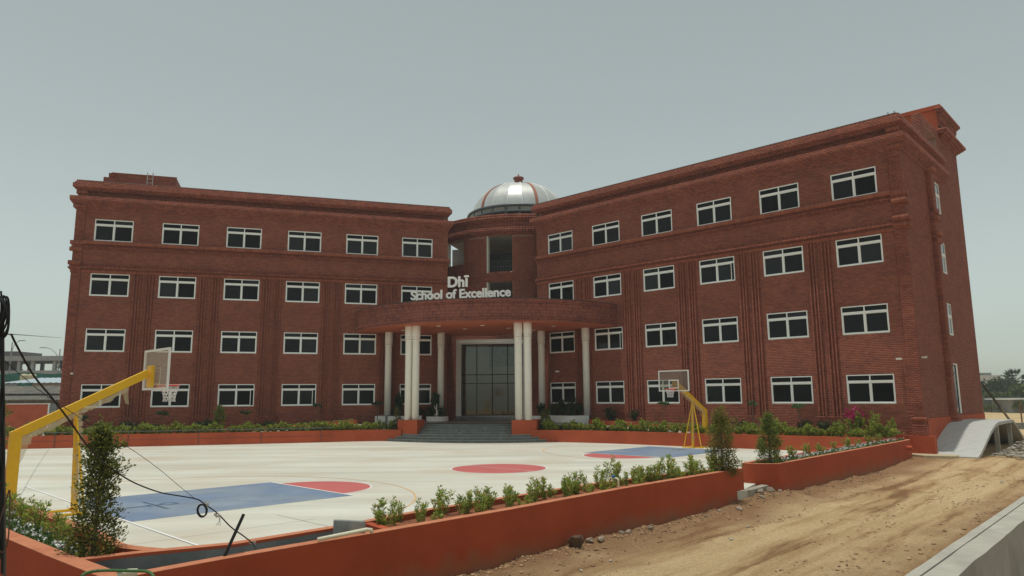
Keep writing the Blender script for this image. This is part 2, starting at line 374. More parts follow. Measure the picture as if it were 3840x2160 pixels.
def backing(mb, fr, u0, u1, h0, h1, d, openings=(), depth=.14, du=None):
    us = sorted({u0, u1, *[min(max(x,u0),u1) for o in openings for x in o[:2]]}); hs_ = sorted({h0, h1, *[min(max(x,h0),h1) for o in openings for x in o[2:4]]})
    if du:
        f = []
        for a, b in zip(us, us[1:]):
            k = max(1, math.ceil((b-a)/du)); f += [a+(b-a)*i/k for i in range(k)]
        us = f+[us[-1]]
    for a, b in zip(us, us[1:]):
        for c, e in zip(hs_, hs_[1:]):
            um, hm = (a+b)/2, (c+e)/2
            if any(o[0] < um < o[1] and o[2] < hm < o[3] for o in openings): continue
            mb.quad(fr.p(a,d,c), fr.p(b,d,c), fr.p(b,d,e), fr.p(a,d,e))
    for o in openings:
        a, b, c, e = o[:4]
        mb.quad(fr.p(a,d,c), fr.p(a,d-depth,c), fr.p(a,d-depth,e), fr.p(a,d,e)); mb.quad(fr.p(b,d,c), fr.p(b,d,e), fr.p(b,d-depth,e), fr.p(b,d-depth,c))
        mb.quad(fr.p(a,d,c), fr.p(b,d,c), fr.p(b,d-depth,c), fr.p(a,d-depth,c)); mb.quad(fr.p(a,d,e), fr.p(a,d-depth,e), fr.p(b,d-depth,e), fr.p(b,d,e))
def fbox(mb, fr, u0, u1, d0, d1, h0, h1):
    return mb.hexa([fr.p(u0,d1,h0), fr.p(u1,d1,h0), fr.p(u1,d0,h0), fr.p(u0,d0,h0), fr.p(u0,d1,h1), fr.p(u1,d1,h1), fr.p(u1,d0,h1), fr.p(u0,d0,h1)])

# ================================================================== SCHOOL BUILDING
school = thing('school_building', 'long four-storey red brick school with white windows, domed centre and curved porch', 'building', (0,0,0))
WW, WH, WS = 2.3067, 1.4856, 4.0873
rows_h = [2.278, 5.878, 9.530, 13.193]
def wing_openings(): return [(k*WS, k*WS+WW, rows_h[r], rows_h[r]+WH) for r in range(4) for k in range(6)]
B = Bricks(); BS = Bricks(); BF_ = Bricks()
mbw = MB()
def bands(fr, u0, u1, ext0=0, ext1=0):
    """string courses: soldier bands and stepped mouldings; ext = extra length at the ends"""
    def sol(h0, h1, d): BS.row(fr, u0-ext0*d, u1+ext1*d, h0, h1, d, ln=.085, joint=.007)
    def mould(h0, h1, a, b): B.row(fr, u0-ext0*b, u1+ext1*b, h0, h1, a, b, ln=.235, joint=.005)
    sol(11.05, 11.28, .07)
    mould(11.33, 11.43, .22, .24); mould(11.46, 11.54, .13, .14); mould(11.565, 11.62, .05, .06)
    mould(12.64, 12.70, .04, .05); mould(12.725, 12.805, .12, .13); mould(12.835, 12.915, .06, .06)
    sol(12.95, 13.19, .22)
def cornice(fr, u0, u1, e0=1, e1=1):
    def c(h0, h1, a, b): B.row(fr, u0-e0*max(b,0), u1+e1*max(b,0), h0, h1, a, b, ln=.235, joint=.004, off=(h0*7 % .235))
    for h0, h1, a, b in [(15.34,15.43,.03,.06),(15.43,15.52,.06,.10),(15.52,15.61,.12,.16),(15.61,15.70,.18,.22),(15.70,15.79,.24,.29),(15.79,15.88,.31,.35),
                         (15.88,15.965,.37,.37),(15.965,16.05,.37,.37),(16.05,16.13,.37,.37)]: c(h0,h1,a,b)
    for h0, h1, a, b in [(16.60,16.68,.04,.10),(16.68,16.76,.14,.20),(16.76,16.85,.26,.28),(16.85,16.94,.28,.28),(16.94,17.03,.28,.28),(17.03,17.14,.20,.20),(17.14,17.25,.12,.12)]: c(h0,h1,a,b)
def ribs(u0):
    return [(u0+2.56,u0+2.65),(u0+2.765,u0+2.845),(u0+2.925,u0+3.01),(u0+3.31,u0+3.395),(u0+3.505,u0+3.58),(u0+3.675,u0+3.76)]
def corner_pier(fr, a, b, sgn0, sgn1):
    """slightly proud pier with caps where it crosses the bands; sgn = which sides the caps oversail"""
    def sol(h0, h1, d): BS.row(fr, a-sgn0*(d-.08), b+sgn1*(d-.08), h0, h1, d, ln=.085)
    for h0, h1 in [(1.63,11.12),(11.80,12.44),(13.14,15.28)]: B.field(fr, a, b, h0, h1, .085)
    for h0, h1, d in [(11.12,11.22,.15),(11.22,11.42,.20),(11.42,11.52,.17),(11.52,11.80,.26),(12.44,12.70,.24),(12.70,12.84,.15),(12.84,13.14,.19),(15.28,15.36,.16),(15.36,15.57,.24)]: sol(h0,h1,d)
    for h0, h1, d in [(1.41,1.63,.15),(1.29,1.41,.11),(1.14,1.27,.14)]: sol(h0,h1,d)
    B.field(fr, a-sgn0*.12, b+sgn1*.12, .72, 1.14, .24)
    BS.row(fr, a-sgn0*.08, b+sgn1*.08, 16.32, 16.56, .10, ln=.085); B.field(fr, a, b, 16.13, 16.32, .04); fbox(mbw, fr, a, b, -.26, .0, 16.12, 16.62)
for fr, pier in ((FL, (-1.15, -.60)), (FR, (23.39, 23.95))):
    ops = wing_openings()
    backing(mbw, fr, U0, U1, 0.0, 16.12, -.012, ops); backing(mbw, fr, U0-.0, U1, 16.12, 16.62, -.26); fbox(mbw, fr, U0, U1, -.27, -.012, 16.04, 16.12); fbox(mbw, fr, U0, U1, -.27, -.012, 16.62, 17.0)
    hol = [(a-.0, b+.0, 1.6, 11.05) for k in range(5) for a, b in ribs(k*WS)]
    excl = ops+hol+[(k*WS+2.51, k*WS+3.81, 0, 1.6) for k in range(5)]+[(pier[0], pier[1], 0, 15.6)]
    B.field(fr, U0, U1, .18, 11.05, 0, excl); B.field(fr, U0, U1, 11.61, 12.64, 0, [(pier[0], pier[1], 0, 20)]); B.field(fr, U0, U1, 13.19, 15.34, 0, ops+[(pier[0], pier[1], 0, 20)])
    B.field(fr, U0+.3, U1-.3, 16.13, 16.60, -.24)
    for k in range(5):
        for a, b in ribs(k*WS):
            n = 105
            for i in range(n): B.row(fr, a, b, 1.62+i*.0898, 1.62+(i+1)*.0898, .12, ln=.3, off=a, joint=.006)
        a, b = k*WS+2.51, k*WS+3.81
        B.field(fr, a, b, .18, 1.53, .10); BS.row(fr, a, b, 1.53, 1.61, .115, ln=.235)
    bands(fr, *((pier[1], U1) if fr is FL else (U0, pier[0])))
    cornice(fr, U0, U1, 1, 1)
    corner_pier(fr, *pier, *((1, 0) if fr is FL else (0, 1)))
# returns
for fr, ln in ((FRI, 9.0), (FLI, 9.0), (FLE, 9.0)):
    backing(mbw, fr, 0, ln, 0, 17.0, -.012); B.field(fr, 0, ln, 9.0, 15.34, 0, ch=.09); B.field(fr, 0, ln, 16.13, 16.6, .0)
    cornice(fr, 0, ln, 0, 0); bands(fr, 0, ln)
# end wall with its window column, glazed door and the stair tower
eops = [(6.02, 7.88, 13.27, 15.10), (6.02, 7.88, 9.67, 11.50), (6.02, 7.88, 6.07, 7.90), (6.05, 7.86, 1.66, 4.45)]
backing(mbw, FE, 0, 9.6, 0, 17.0, -.012, eops); backing(mbw, FE, 9.6, 13.9, 0, 20.4, -.012)
B.field(FE, 0, 9.6, 1.55, 15.34, 0, [*eops, (5.1, 5.8, 0, 15.34)]); B.field(FE, 9.6, 13.9, 1.55, 18.6, 0)
B.field(FE, 0, 9.6, 16.13, 16.6, .0); cornice(FE, 0, 9.3, 0, 0)
B.field(FE, 5.1, 5.8, 1.63, 15.3, .24)
for h0, h1, d in [(11.12,11.42,.33),(11.52,11.80,.38),(12.44,12.70,.38),(12.84,13.14,.32),(15.28,15.57,.36),(1.41,1.63,.34),(1.2,1.41,.38)]: BS.row(FE, 5.1-.0, 5.8+(d-.24), h0, h1, d, ln=.085)
for a, b in ((0, .03),):
    for h0, h1, d in [(11.12,11.22,.15),(11.22,11.42,.20),(11.52,11.80,.26),(12.44,12.70,.24),(12.84,13.14,.19),(1.41,1.63,.15),(1.14,1.27,.14)]: BS.row(FE, 0, .42, h0, h1, d-.05, ln=.085)
for h0, h1, a, b in [(18.45,18.56,.05,.12),(18.56,18.68,.18,.26),(18.68,18.80,.34,.42),(18.80,18.98,.5,.5),(19.3,19.4,.05,.1),(19.75,19.86,.06,.12),(19.92,20.03,.10,.16),(20.15,20.28,.15,.26),(20.28,20.45,.32,.34)]:
    B.row(FE, 9.6-b, 13.9+b, h0, h1, a, b)
B.field(FE, 9.6, 13.9, 18.98, 20.15, 0)
# lower roof screen with an opening, between parapet and tower
backing(mbw, FE, 5.1, 9.6, 17.0, 18.85, -.012, [(5.9, 8.6, 17.2, 18.25)], depth=.45)
B.field(FE, 5.1, 9.6, 17.25, 18.85, 0, [(5.9, 8.6, 17.2, 18.25)])
FS = Flat(FR(23.5, 0, 0)[:2]-FR.n*5.1, R_(-43.344)); B.field(FS, 0, .45, 17.25, 18.85, 0); backing(mbw, FS, 0, .45, 17.0, 18.85, -.012)
# drum
AN = 7.4*R_(1)
dops = [(-1.04, 1.04, 12.6, 15.53), (-1.04, 1.04, 8.9, 11.80), (-5.6, -3.23, 12.6+.9, 15.53), (3.23, 5.6, 13.5, 15.53)]
door_op = (-3.3, 2.3, 0.6, 7.3)
backing(mbw, FD, -6.4, 6.4, 0.6, 17.0, -.012, dops+[door_op], depth=.4, du=.4)
B.field(FD, -6.4, 6.4, 1.36, 11.9, 0, dops+[door_op, (-3.2,-2.7,8.8,17), (2.7,3.2,8.8,17)]); B.field(FD, -6.4, 6.4, 12.35, 15.4, 0, dops+[(-3.2,-2.7,8.8,17), (2.7,3.2,8.8,17)])
B.field(FD, -6.4, 6.4, 11.9, 12.35, .05, [(-3.2,-2.7,8.8,17), (2.7,3.2,8.8,17)])
B.field(FD, -6.4, 6.4, 16.13, 16.6, .0); 
for h0, h1, a, b in [(15.55,15.64,.03,.10),(15.64,15.74,.14,.20),(15.74,15.88,.26,.32),(15.88,16.0,.35,.35),(16.0,16.13,.35,.35),(16.60,16.72,.04,.12),(16.72,16.85,.18,.26),(16.85,17.0,.32,.32),(17.0,17.2,.32,.32)]:
    B.row(FD, -6.4, 6.4, h0, h1, a, b)
for c0 in (-2.95, 2.95):
    for k in range(4):
        a = c0-.25+k*.13
        for i in range(86): B.row(FD, a, a+.10, 8.8+i*.09, 8.8+(i+1)*.09, .07, ln=.3, off=a)
mbw.build('wall', M_mortar, school)  # recessed frieze, shelf and soffit included
# canopy ------------------------------------------------------------
CC = ORG+AX*(-1.8); CR = 10.75; FC = Cyl(CC, CR); SOF, CTOP = 7.46, 8.88
amin, amax = -CR*R_(97), CR*R_(72)
for i, (h0, h1, d) in enumerate([(7.46,7.62,.00),(7.62,7.72,.05),(7.72,7.94,.02),(7.94,8.16,.02),(8.16,8.38,.02),(8.38,8.60,.02),(8.60,8.70,.05),(8.70,8.88,.07)]):
    BF_.row(FC, amin, amax, h0, h1, d, ln=.078, off=.03*i, joint=.010)
cm_ = MB(); n = 90
arc = [FC.p(amin+(amax-amin)*i/n, -.012)[:2] for i in range(n+1)]; arci = [FC.p(amin+(amax-amin)*i/n, -.18)[:2] for i in range(n+1)]
for i in range(n):
    a, b, c, d = arc[i], arc[i+1], arci[i+1], arci[i]
    cm_.quad((*a,SOF+.004), (*b,SOF+.004), (*b,CTOP), (*a,CTOP)); cm_.quad((*a,CTOP), (*b,CTOP), (*c,CTOP), (*d,CTOP)); cm_.quad((*d,CTOP), (*c,CTOP), (*c,8.3), (*d,8.3))
canopy = cm_.build('canopy', M_mortar, school)
sf = MB(); sf.add([(*p, SOF) for p in arc[::-1]], [tuple(range(n+1))]); sf.build('soffit', M_redin, canopy)
sf = MB(); sf.add([(*p, 8.3) for p in arci], [tuple(range(n+1))]); sf.build('canopy_roof', M_conc, canopy)
cap_ = MB()
for i in range(n): cap_.bar((*FC.p(amin+(amax-amin)*i/n, .05)[:2], CTOP+.012), (*FC.p(amin+(amax-amin)*(i+1)/n, .05)[:2], CTOP+.012), .10, .02)
cap_.build('coping', M_darksteel, canopy)
for l, s in [(-5.2,4.6),(-1.9,6.6),(-.8,4.2),(1.0,6.2),(2.2,3.8),(5.4,4.2),(-3.2,1.8),(3.6,2.0)]:
    q = E2(l, s); MB().lathe([(.02,-.03),(.13,-.03),(.15,-.015),(.15,.0)], 16, (q[0], q[1], SOF)).build('soffit_light', M_white, canopy)
# bricks out of three batches, the 300 nearest plain ones as single parts
V = B.arrays(); VS = BS.arrays(); VF = BF_.arrays()
cen = V.mean(1); cam_p = np.array([0,0,2.7])
ln_ = np.linalg.norm(V[:,1]-V[:,0], axis=1); dist = np.linalg.norm(cen-cam_p, axis=1)
rightw = (np.abs((cen[:,:2]-FR.o)@FR.n) < .3) & (cen[:,2] < 2.25) & (cen[:,2] > .95) & (ln_ > .2)
wedge = np.abs(np.linalg.norm(V[:,4]-V[:,0], axis=1)-np.linalg.norm(V[:,7]-V[:,3], axis=1)) > .004
cand = np.where(rightw & ~wedge)[0]; pick = cand[np.argsort(dist[cand])[:300]]
keep = np.ones(len(V), bool); keep[pick] = False
link(bpy.data.objects.new('brickwork', bricks_mesh('brickwork', V[keep], M_brick)), school, kind='stuff')
link(bpy.data.objects.new('soldier_bricks', bricks_mesh('soldier_bricks', VS, M_soldier)), school, kind='stuff')
link(bpy.data.objects.new('canopy_bricks', bricks_mesh('canopy_bricks', VF, M_fascia)), school, kind='stuff')
ub = MB().hexa([(-.5,0,-.5),(.5,0,-.5),(.5,1,-.5),(-.5,1,-.5),(-.5,0,.5),(.5,0,.5),(.5,1,.5),(-.5,1,.5)]).mesh('brick', M_brick)
for i in pick:
    v = V[i]; o = bpy.data.objects.new('brick', ub)
    c = (v[4]+v[5]+v[6]+v[7])/4; L_ = np.linalg.norm(v[5]-v[4]); H_ = np.linalg.norm(v[7]-v[4]); D_ = np.linalg.norm(v[4]-v[0])
    a = math.atan2(v[5][1]-v[4][1], v[5][0]-v[4][0])
    o.location = tuple(c); o.rotation_euler = (0,0,a); o.scale = (L_, D_, H_); link(o, school)
# red painted plinths and tower front
pm = MB(); fbox(pm, FR, 23.20, 24.36, -.1, .36, -.6, .73); pm.build('plinth', M_red, school)
pm = MB(); fbox(pm, FE, 0.36, 13.9, -.2, .04, -.6, 1.55); pm.build('plinth', M_red, school)
pm = MB(); fbox(pm, FL, -1.30, -.4, -.1, .36, -.6, .73); pm.build('plinth', M_red, school)
tw = MB(); 
FT = Flat(FR(19.85, 0, 0)[:2]-FR.n*9.6, R_(-43.344))
fbox(tw, FT, 0, 4.07, -4.3, 0, 0, 20.66); fbox(tw, FT, -.1, 4.3, -4.5, .12, 20.40, 20.66)
tower = tw.build('stair_tower', M_red, school)
rt = MB(); rt.prism([FR.p(U0+.3,-.4)[:2], FR.p(U0+.3,-9)[:2], FR.p(23.6,-9)[:2], FR.p(23.6,-.4)[:2]][::-1], 16.5, 16.7)
rt.prism([FL.p(U0,-.4)[:2], FL.p(U1,-.4)[:2], FL.p(U1,-9)[:2], FL.p(U0,-9)[:2]], 16.5, 16.7)
rt.prism([FD.p(6.4-12.8*i/16,-.1)[:2] for i in range(17)][::-1]+[tuple(DC+LAT*6), tuple(DC-LAT*6)], 16.75, 16.85)
for fr, a, b in ((FR, U0, 23.9), (FL, U0, U1)):
    fbox(rt, fr, a, b, -9, -8.9, 0, 17.0)
rt.build('roof', M_conc, school)
cp = MB()
for fr, a, b in ((FR, U0-.1, 24.0), (FL, U0-.1, U1+.1)): fbox(cp, fr, a, b, -.3, .14, 17.25, 17.275)
fbox(cp, FE, 0, 9.3, -.3, .14, 17.25, 17.275); cp.build('parapet_coping', M_concdark, school)
# head room on the left roof with a ladder
hb = MB(); FLB = Flat(FL(0,-3,0)[:2], R_(17.498))
fbox(hb, FLB, .28, 4.29, -3, 0, 16.7, 18.80); M_redk = mat('dull_red_paint', (.24,.065,.045), rough=.8)
head = hb.build('roof_room', M_redk, school)
HB = Bricks(); HB.field(FLB, .28, 4.29, 18.38, 18.80, .02); HB.row(FLB, .05, 4.33, 18.80, 18.86, .05)
link(bpy.data.objects.new('roof_room_bricks', bricks_mesh('roof_room_bricks', HB.arrays(), M_brick)), head, kind='stuff')
hb = MB(); fbox(hb, FLB, -.37, .5, -2, .3, 16.7, 18.40); fbox(hb, FLB, -.10, .3, -2, .1, 18.5, 18.78); fbox(hb, FLB, -.02, .3, -2, .05, 18.38, 18.5); fbox(hb, FLB, -.37, 3.9, .02, .12, 16.7, 18.38); hb.build('low_roof_wall', M_redk, head)
lad = MB()
for u in (2.42, 2.78): lad.tube([FLB.p(u,.35,17.6), FLB.p(u,.30,18.98)], .03, 6)
for h in (17.9,18.2,18.5,18.78): lad.tube([FLB.p(2.42,.32,h), FLB.p(2.78,.32,h)], .022, 6)
link_l = lad.build('ladder', mat('galvanised', (.45,.40,.37), rough=.5), None, label='short steel ladder leaning on the left roof room above the parapet', cat='ladder')
lad = MB()
for u in (21.25, 21.62): lad.tube([FR.p(u,-9.3,19.6), FR.p(u,-9.3,20.9)], .035, 6)
for h in (20.1,20.4): lad.tube([FR.p(21.25,-9.3,h), FR.p(21.62,-9.3,h)], .02, 6)
lad.build('ladder', M_steel, None, label='grey steel ladder rails standing against the red stair tower roof', cat='ladder')
# ---------------------------------------------------------------- windows
def bar_box(mb, x0, x1, y0, y1, z0, z1): mb.box(x0, x1, y0, y1, z0, z1)
def window_mesh(wd, ht, tr0, tr1, slide=0.0):
    m = MB(); f = .052; d0, d1 = -.012, .09           # y: outwards is negative
    m.box(0, wd, d0, d1, ht-f, ht); m.box(0, wd, d0, d1, 0, f*1.15); m.box(0, f, d0, d1, f*1.15, ht-f); m.box(wd-f, wd, d0, d1, f*1.15, ht-f)
    m.box(f, wd-f, d0+.006, d1, tr0, tr1)
    c = wd/2; m.box(c-.030, c+.030, d0+.008, d1-.003, tr1, ht-f); m.box(c-.030, c+.030, d0+.012, d1-.003, f*1.15, tr0)
    s = .038
    for a, b, y in ((f, c-.030, .012), (c+.030, wd-f-slide, .028)):     # sliding sashes
        m.box(a, a+s, y, y+.03, f*1.15+s, tr0-s); m.box(b-s, b, y, y+.03, f*1.15+s, tr0-s)
        m.box(a, b, y, y+.03, f*1.15, f*1.15+s); m.box(a, b, y, y+.03, tr0-s, tr0)
    return m.mesh('window', M_frame)
wm = window_mesh(WW, WH, WH*.725, WH*.80); wm2 = window_mesh(WW, WH, WH*.725, WH*.80, .17)
def pane_mesh(wd, ht, m_): return MB().box(0, wd, 0, .008, 0, ht).mesh('pane', m_)
tr0, tr1 = WH*.725, WH*.80; f = .052; cw = WW/2
pl = pane_mesh(cw-.030-f, tr0-f*1.15, M_glassdark); pu = pane_mesh(cw-.030-f, WH-f-tr1, M_glassdark)
def place_window(fr, u, h, wmesh, panes, dz=-.012):
    o = bpy.data.objects.new('window', wmesh); o.location = fr.p(u, dz, h); o.rotation_euler = (0, 0, math.atan2(fr.d[1], fr.d[0])); link(o, school)
    for me, x, y, z in panes:
        p = bpy.data.objects.new('pane', random.choices(alt[me], (6,3,3))[0] if me in alt else me); p.location = (x, y, z); link(p, o)
        p.rotation_euler = ((random.random()-.5)*.006, 0, (random.random()-.5)*.008)
    return o
M_gd2 = M_glassdark.copy(); M_gd2.name = 'dark_window_glass_b'; M_gd2.node_tree.nodes['Principled BSDF'].inputs['Specular IOR Level'].default_value = .26
M_gd3 = M_glassdark.copy(); M_gd3.name = 'dark_window_glass_c'; M_gd3.node_tree.nodes['Principled BSDF'].inputs['Specular IOR Level'].default_value = .06
alt = {}
for me_ in (pl, pu):
    alt[me_] = [me_]
    for m_ in (M_gd2, M_gd3): c_ = me_.copy(); c_.materials.clear(); c_.materials.append(m_); alt[me_].append(c_)
std = [(pl, f, .035, f*1.15), (pl, cw+.030, .046, f*1.15), (pu, f, .035, tr1), (pu, cw+.030, .035, tr1)]
hmesh = MB().box(-.02,.02,-.02,0,-.05,.05).mesh('handle', M_black)
for fr in (FL, FR):
    for r in range(4):
        for k in range(6):
            place_window(fr, k*WS, rows_h[r], wm2 if (fr is FL and (r, k) in ((0,2),(0,3))) or (fr is FR and (r, k) in ((1,1),(2,3))) else wm, std)
ew = window_mesh(1.86, 1.83, 1.83*.55, 1.83*.64)
el = pane_mesh(.83, 1.83*.55-.07, M_glassmir); eu = pane_mesh(.83, 1.83*.36-.062, M_glassmir)
estd = [(el, .062, .035, .07), (el, .966, .046, .07), (eu, .062, .035, 1.83*.64), (eu, .968, .035, 1.83*.64)]
for o in eops[:3]: place_window(FE, o[0], o[2], ew, estd)
# end wall door
dm = MB(); a, b, c, e = eops[3]
for q in ((b-.30, b, c, e), (a, a+.05, c, e), (a+.05, b-.30, e-.06, e)): fbox(dm, FE, q[0], q[1], -.25, .02, q[2], q[3])
sd = dm.build('side_door', M_white, school)
dm = MB()
for q in ((a+.05, a+.10, c, e-.06), (b-.36, b-.30, c, e-.06), (a+.10, b-.36, e-.13, e-.06), (a+.10, b-.36, c, c+.08), (a+.10,b-.36,3.85,3.92), (a+.72,a+.78,c+.08,3.85)): fbox(dm, FE, q[0], q[1], -.07, -.005, q[2], q[3])
dm.build('door_frame', M_black, sd)
dm = MB(); fbox(dm, FE, a+.1, b-.36, -.045, -.03, c+.08, e-.13); dm.build('pane', M_glassmir, sd)
dm = MB(); fbox(dm, FE, a+.62, a+.66, .0, .04, 2.3, 3.1); dm.build('handle', M_steel, sd)
# drum openings: white reveals, slab edges and rooms behind
inn = MB(); M_room = mat('room_wall', (.50,.51,.48), rough=.8)
M_lattice = mat('dark_carved_screen', (.05,.058,.058), rough=.6, var=.6, scale=7)
for (a, b, c, e) in dops:
    fbox(MB(), FD, a, a+.06, -.4, .03, c, e).build('opening_jamb', M_white, school); fbox(MB(), FD, a, b, -.4, .02, c-.05, c).build('opening_sill', M_white, school)
rm = MB()
for h in (8.6, 12.2, 15.75):
    rm.prism([FD.p(6.2-12.4*i/16,-.45)[:2] for i in range(17)][::-1]+[tuple(DC+LAT*5), tuple(DC-LAT*5)], h, h+.2)
rm.build('floor_slab', M_room, school)
rm = MB()
rm.box(0,0,0,0,0,0)
def eb(mb, l0, l1, s0, s1, h0, h1): return mb.hexa([E2(l0,s1,h0),E2(l1,s1,h0),E2(l1,s0,h0),E2(l0,s0,h0),E2(l0,s1,h1),E2(l1,s1,h1),E2(l1,s0,h1),E2(l0,s0,h1)])
rm = MB(); eb(rm, -6, 6, -9.2, -9.0, 7.6, 16); rm.build('back_wall', M_room, school)
rm = MB()
for h0, h1 in ((12.4, 14.6), (8.8, 11.2)): eb(rm, -1.6, .85, -5.2, -5.1, h0, h1)
rm.build('carved_screen', M_lattice, school)
rm = MB()
for h0 in (12.62, 8.95):
    for h in (.45, .9): rm.tube([FD.p(-1.0,-.3,h0+h), FD.p(1.0,-.3,h0+h)], .02, 6)
    for k in range(9): rm.tube([FD.p(-1.0+.25*k,-.3,h0), FD.p(-1.0+.25*k,-.3,h0+.9)], .012, 5)
rm.build('guard_rail', M_darksteel, school)
eb(MB(), .95, 1.5, -4.6, -4.4, 12.3, 14.4).build('pillar', M_white, school)
# ---------------------------------------------------------------- entrance door
FDR = Flat((-1.03, 55.04), R_(-6))
dm = MB(); T0, T1 = -2.98, 1.84
fbox(dm, FDR, T0-.40, T0, -.7, .06, 1.36, 7.24); fbox(dm, FDR, T1, T1+.40, -.7, .06, 1.36, 7.24); fbox(dm, FDR, T0, T1, -.7, .06, 6.86, 7.24)
fbox(dm, FDR, T0-.17, T0, .06, .10, 1.36, 7.02); fbox(dm, FDR, T1, T1+.17, .06, .10, 1.36, 7.02); fbox(dm, FDR, T0, T1, .06, .10, 6.86, 7.02)
door = dm.build('entrance_door', M_white, school)
dm = MB(); xs = [T0, -1.775, -.57, .635, T1]
for i, x in enumerate(xs): dm_w = .032; fbox(dm, FDR, max(T0, x-dm_w), min(T1, x+dm_w), -.22, -.12, 1.40, 6.86)
for h in (1.36, 3.80, 4.47, 6.80): fbox(dm, FDR, T0, T1, -.215, -.125, h, h+.06)
dm.build('door_frame', M_black, door)
for i in range(4):
    for h0, h1 in ((1.42, 3.80), (3.86, 4.47), (4.53, 6.80)):
        g = MB(); fbox(g, FDR, xs[i]+.03, xs[i+1]-.03, -.175, -.165, h0, h1); g.build('pane', M_doorglass, door)
for x in (-.66, -.48):
    g = MB(); g.tube([FDR.p(x,-.08,2.2), FDR.p(x,-.08,3.0)], .025, 8); g.build('handle', M_steel, door)
dw = MB(); BD = Bricks(); dop = [(T0-.38, T1+.38, 1.0, 7.2)]
backing(dw, FDR, -4.7, 3.7, .6, 7.5, -.112, dop); BD.field(FDR, -4.7, 3.7, 1.05, 7.46, -.10, dop)
dwo = dw.build('porch_wall', M_mortar, school)
V2 = BD.arrays(); link(bpy.data.objects.new('porch_brickwork', bricks_mesh('porch_brickwork', V2, M_brick)), school, kind='stuff')
# lobby behind
lb = MB(); M_lobby = mat('lobby_paint', (.78,.76,.69), rough=.8, var=.05)
fbox(lb, FDR, -3.4, 2.3, -5.2, -5.0, 1.3, 7.5); lb.build('lobby_wall', M_lobby, school)
lb = MB(); fbox(lb, FDR, -3.4, 2.3, -5.0, -.1, 1.2, 1.35); lb.build('lobby_floor', mat('lobby_tile', (.42,.41,.38), rough=.25, var=.1), school)
lb = MB(); fbox(lb, FDR, -3.4, 2.3, -5.0, -.7, 7.25, 7.35); lb.build('lobby_ceiling', M_lobby, school)
lb = MB(); fbox(lb, FDR, -3.5, -3.4, -5.0, -.7, 1.3, 7.4); fbox(lb, FDR, 2.3, 2.4, -5.0, -.7, 1.3, 7.4); lb.build('lobby_side_wall', M_lobby, school)
lb = MB(); fbox(lb, FDR, -1.45, 1.45, -5.0, -4.94, 5.35, 7.2)
panel = lb.build('lobby_panel', mat('slate_blue_panel', (.17,.21,.25), rough=.6, var=.12, scale=4), school, label='blue grey emblem panel behind the entrance glass')
# ---------------------------------------------------------------- dome
dome_c = (float(DC[0]), float(DC[1]), 0)
def ring_lathe(prof, n, name, m, parent, smooth=False): return MB().lathe(prof, n, dome_c).build(name, m, parent, smooth=smooth)
dn = 32; prof = []
for i in range(15):
    a = R_(90)*i/14*.965; prof.append((4.15*math.cos(a)**.92, 18.88+2.98*math.sin(a)))
dg = MB(); pf2 = []
for i in range(29):
    a = R_(90)*i/28*.965; pf2.append((4.15*math.cos(a)**.92, 18.88+2.98*math.sin(a)))
for k in range(20):
    a0, a1 = R_(-68.4+18*k), R_(-68.4+18*(k+1)); am = (a0+a1)/2
    for (r0, z0), (r1, z1) in zip(pf2, pf2[1:]):
        P_ = lambda r, a, z: (dome_c[0]+r*math.cos(a), dome_c[1]+r*math.sin(a), z)
        dg.quad(P_(r0,a0,z0), P_(r0,a1,z0), P_(r1,a1,z1), P_(r1,a0,z1))
db = dg.build('dome', M_dome, school)
seam = MB()
for k in range(20):
    if k % 4 == 0: continue
    a = R_(-68.4+18*k); seam.tube([(dome_c[0]+(r+.012)*math.cos(a), dome_c[1]+(r+.012)*math.sin(a), z+.012) for r, z in prof], .045, 5)
seam.build('seam', M_seam, db)
M_rib = mat('dome_rib_paint', (.42,.165,.11), rough=.6)
for k in range(5):
    a = R_(-68.4+72*k); rb = MB()
    for (r0, z0), (r1, z1) in zip(prof, prof[1:]): rb.bar((dome_c[0]+(r0+.03)*math.cos(a), dome_c[1]+(r0+.03)*math.sin(a), z0), (dome_c[0]+(r1+.03)*math.cos(a), dome_c[1]+(r1+.03)*math.sin(a), z1), .24, .06, up=(math.cos(a)*.6, math.sin(a)*.6, .5))
    rb.build('rib', M_rib, db)
ring_lathe([(.46,21.72),(.47,21.85),(.36,22.35),(.36,22.42),(.48,22.44),(.50,22.52),(.48,22.60),(.2,22.62),(.13,22.70),(.02,22.98)], 20, 'finial', mat('finial_red', (.20,.05,.035), rough=.5), db, True)
ring_lathe([(4.0,18.70),(4.62,18.70),(4.70,18.78),(4.66,18.9),(4.3,18.95),(4.0,18.95)], 80, 'ring_gutter', M_darksteel, db, True)
ring_lathe([(4.55,18.2),(4.75,18.2),(4.78,18.3),(4.6,18.36),(4.5,18.36)], 80, 'ring_gutter', M_darksteel, db, True)
ring_lathe([(4.5,16.8),(4.7,16.8),(4.7,17.9),(4.5,17.9)], 64, 'dome_base', M_concdark, db)
lt = MB()
for k in range(150):                                    # pierced screen between the rings
    a = 2*math.pi*k/150
    if k % 9 == 0: lt.box(0,0,0,0,0,0)
    x, y = math.cos(a), math.sin(a); a2 = 2*math.pi*(k+1)/150; x2, y2 = math.cos(a2), math.sin(a2)
    for (za, zb) in ((18.36,18.70),(18.70,18.36)): lt.tube([(dome_c[0]+4.5*x, dome_c[1]+4.5*y, za), (dome_c[0]+4.5*x2, dome_c[1]+4.5*y2, zb)], .022, 4, False)
lt.build('lattice', M_white, db, kind='stuff')
pn = MB()
for k in range(24):
    a = 2*math.pi*k/24; pn.box(dome_c[0]+4.45*math.cos(a)-.1, dome_c[0]+4.45*math.cos(a)+.1, dome_c[1]+4.45*math.sin(a)-.1, dome_c[1]+4.45*math.sin(a)+.1, 17.9, 18.7)
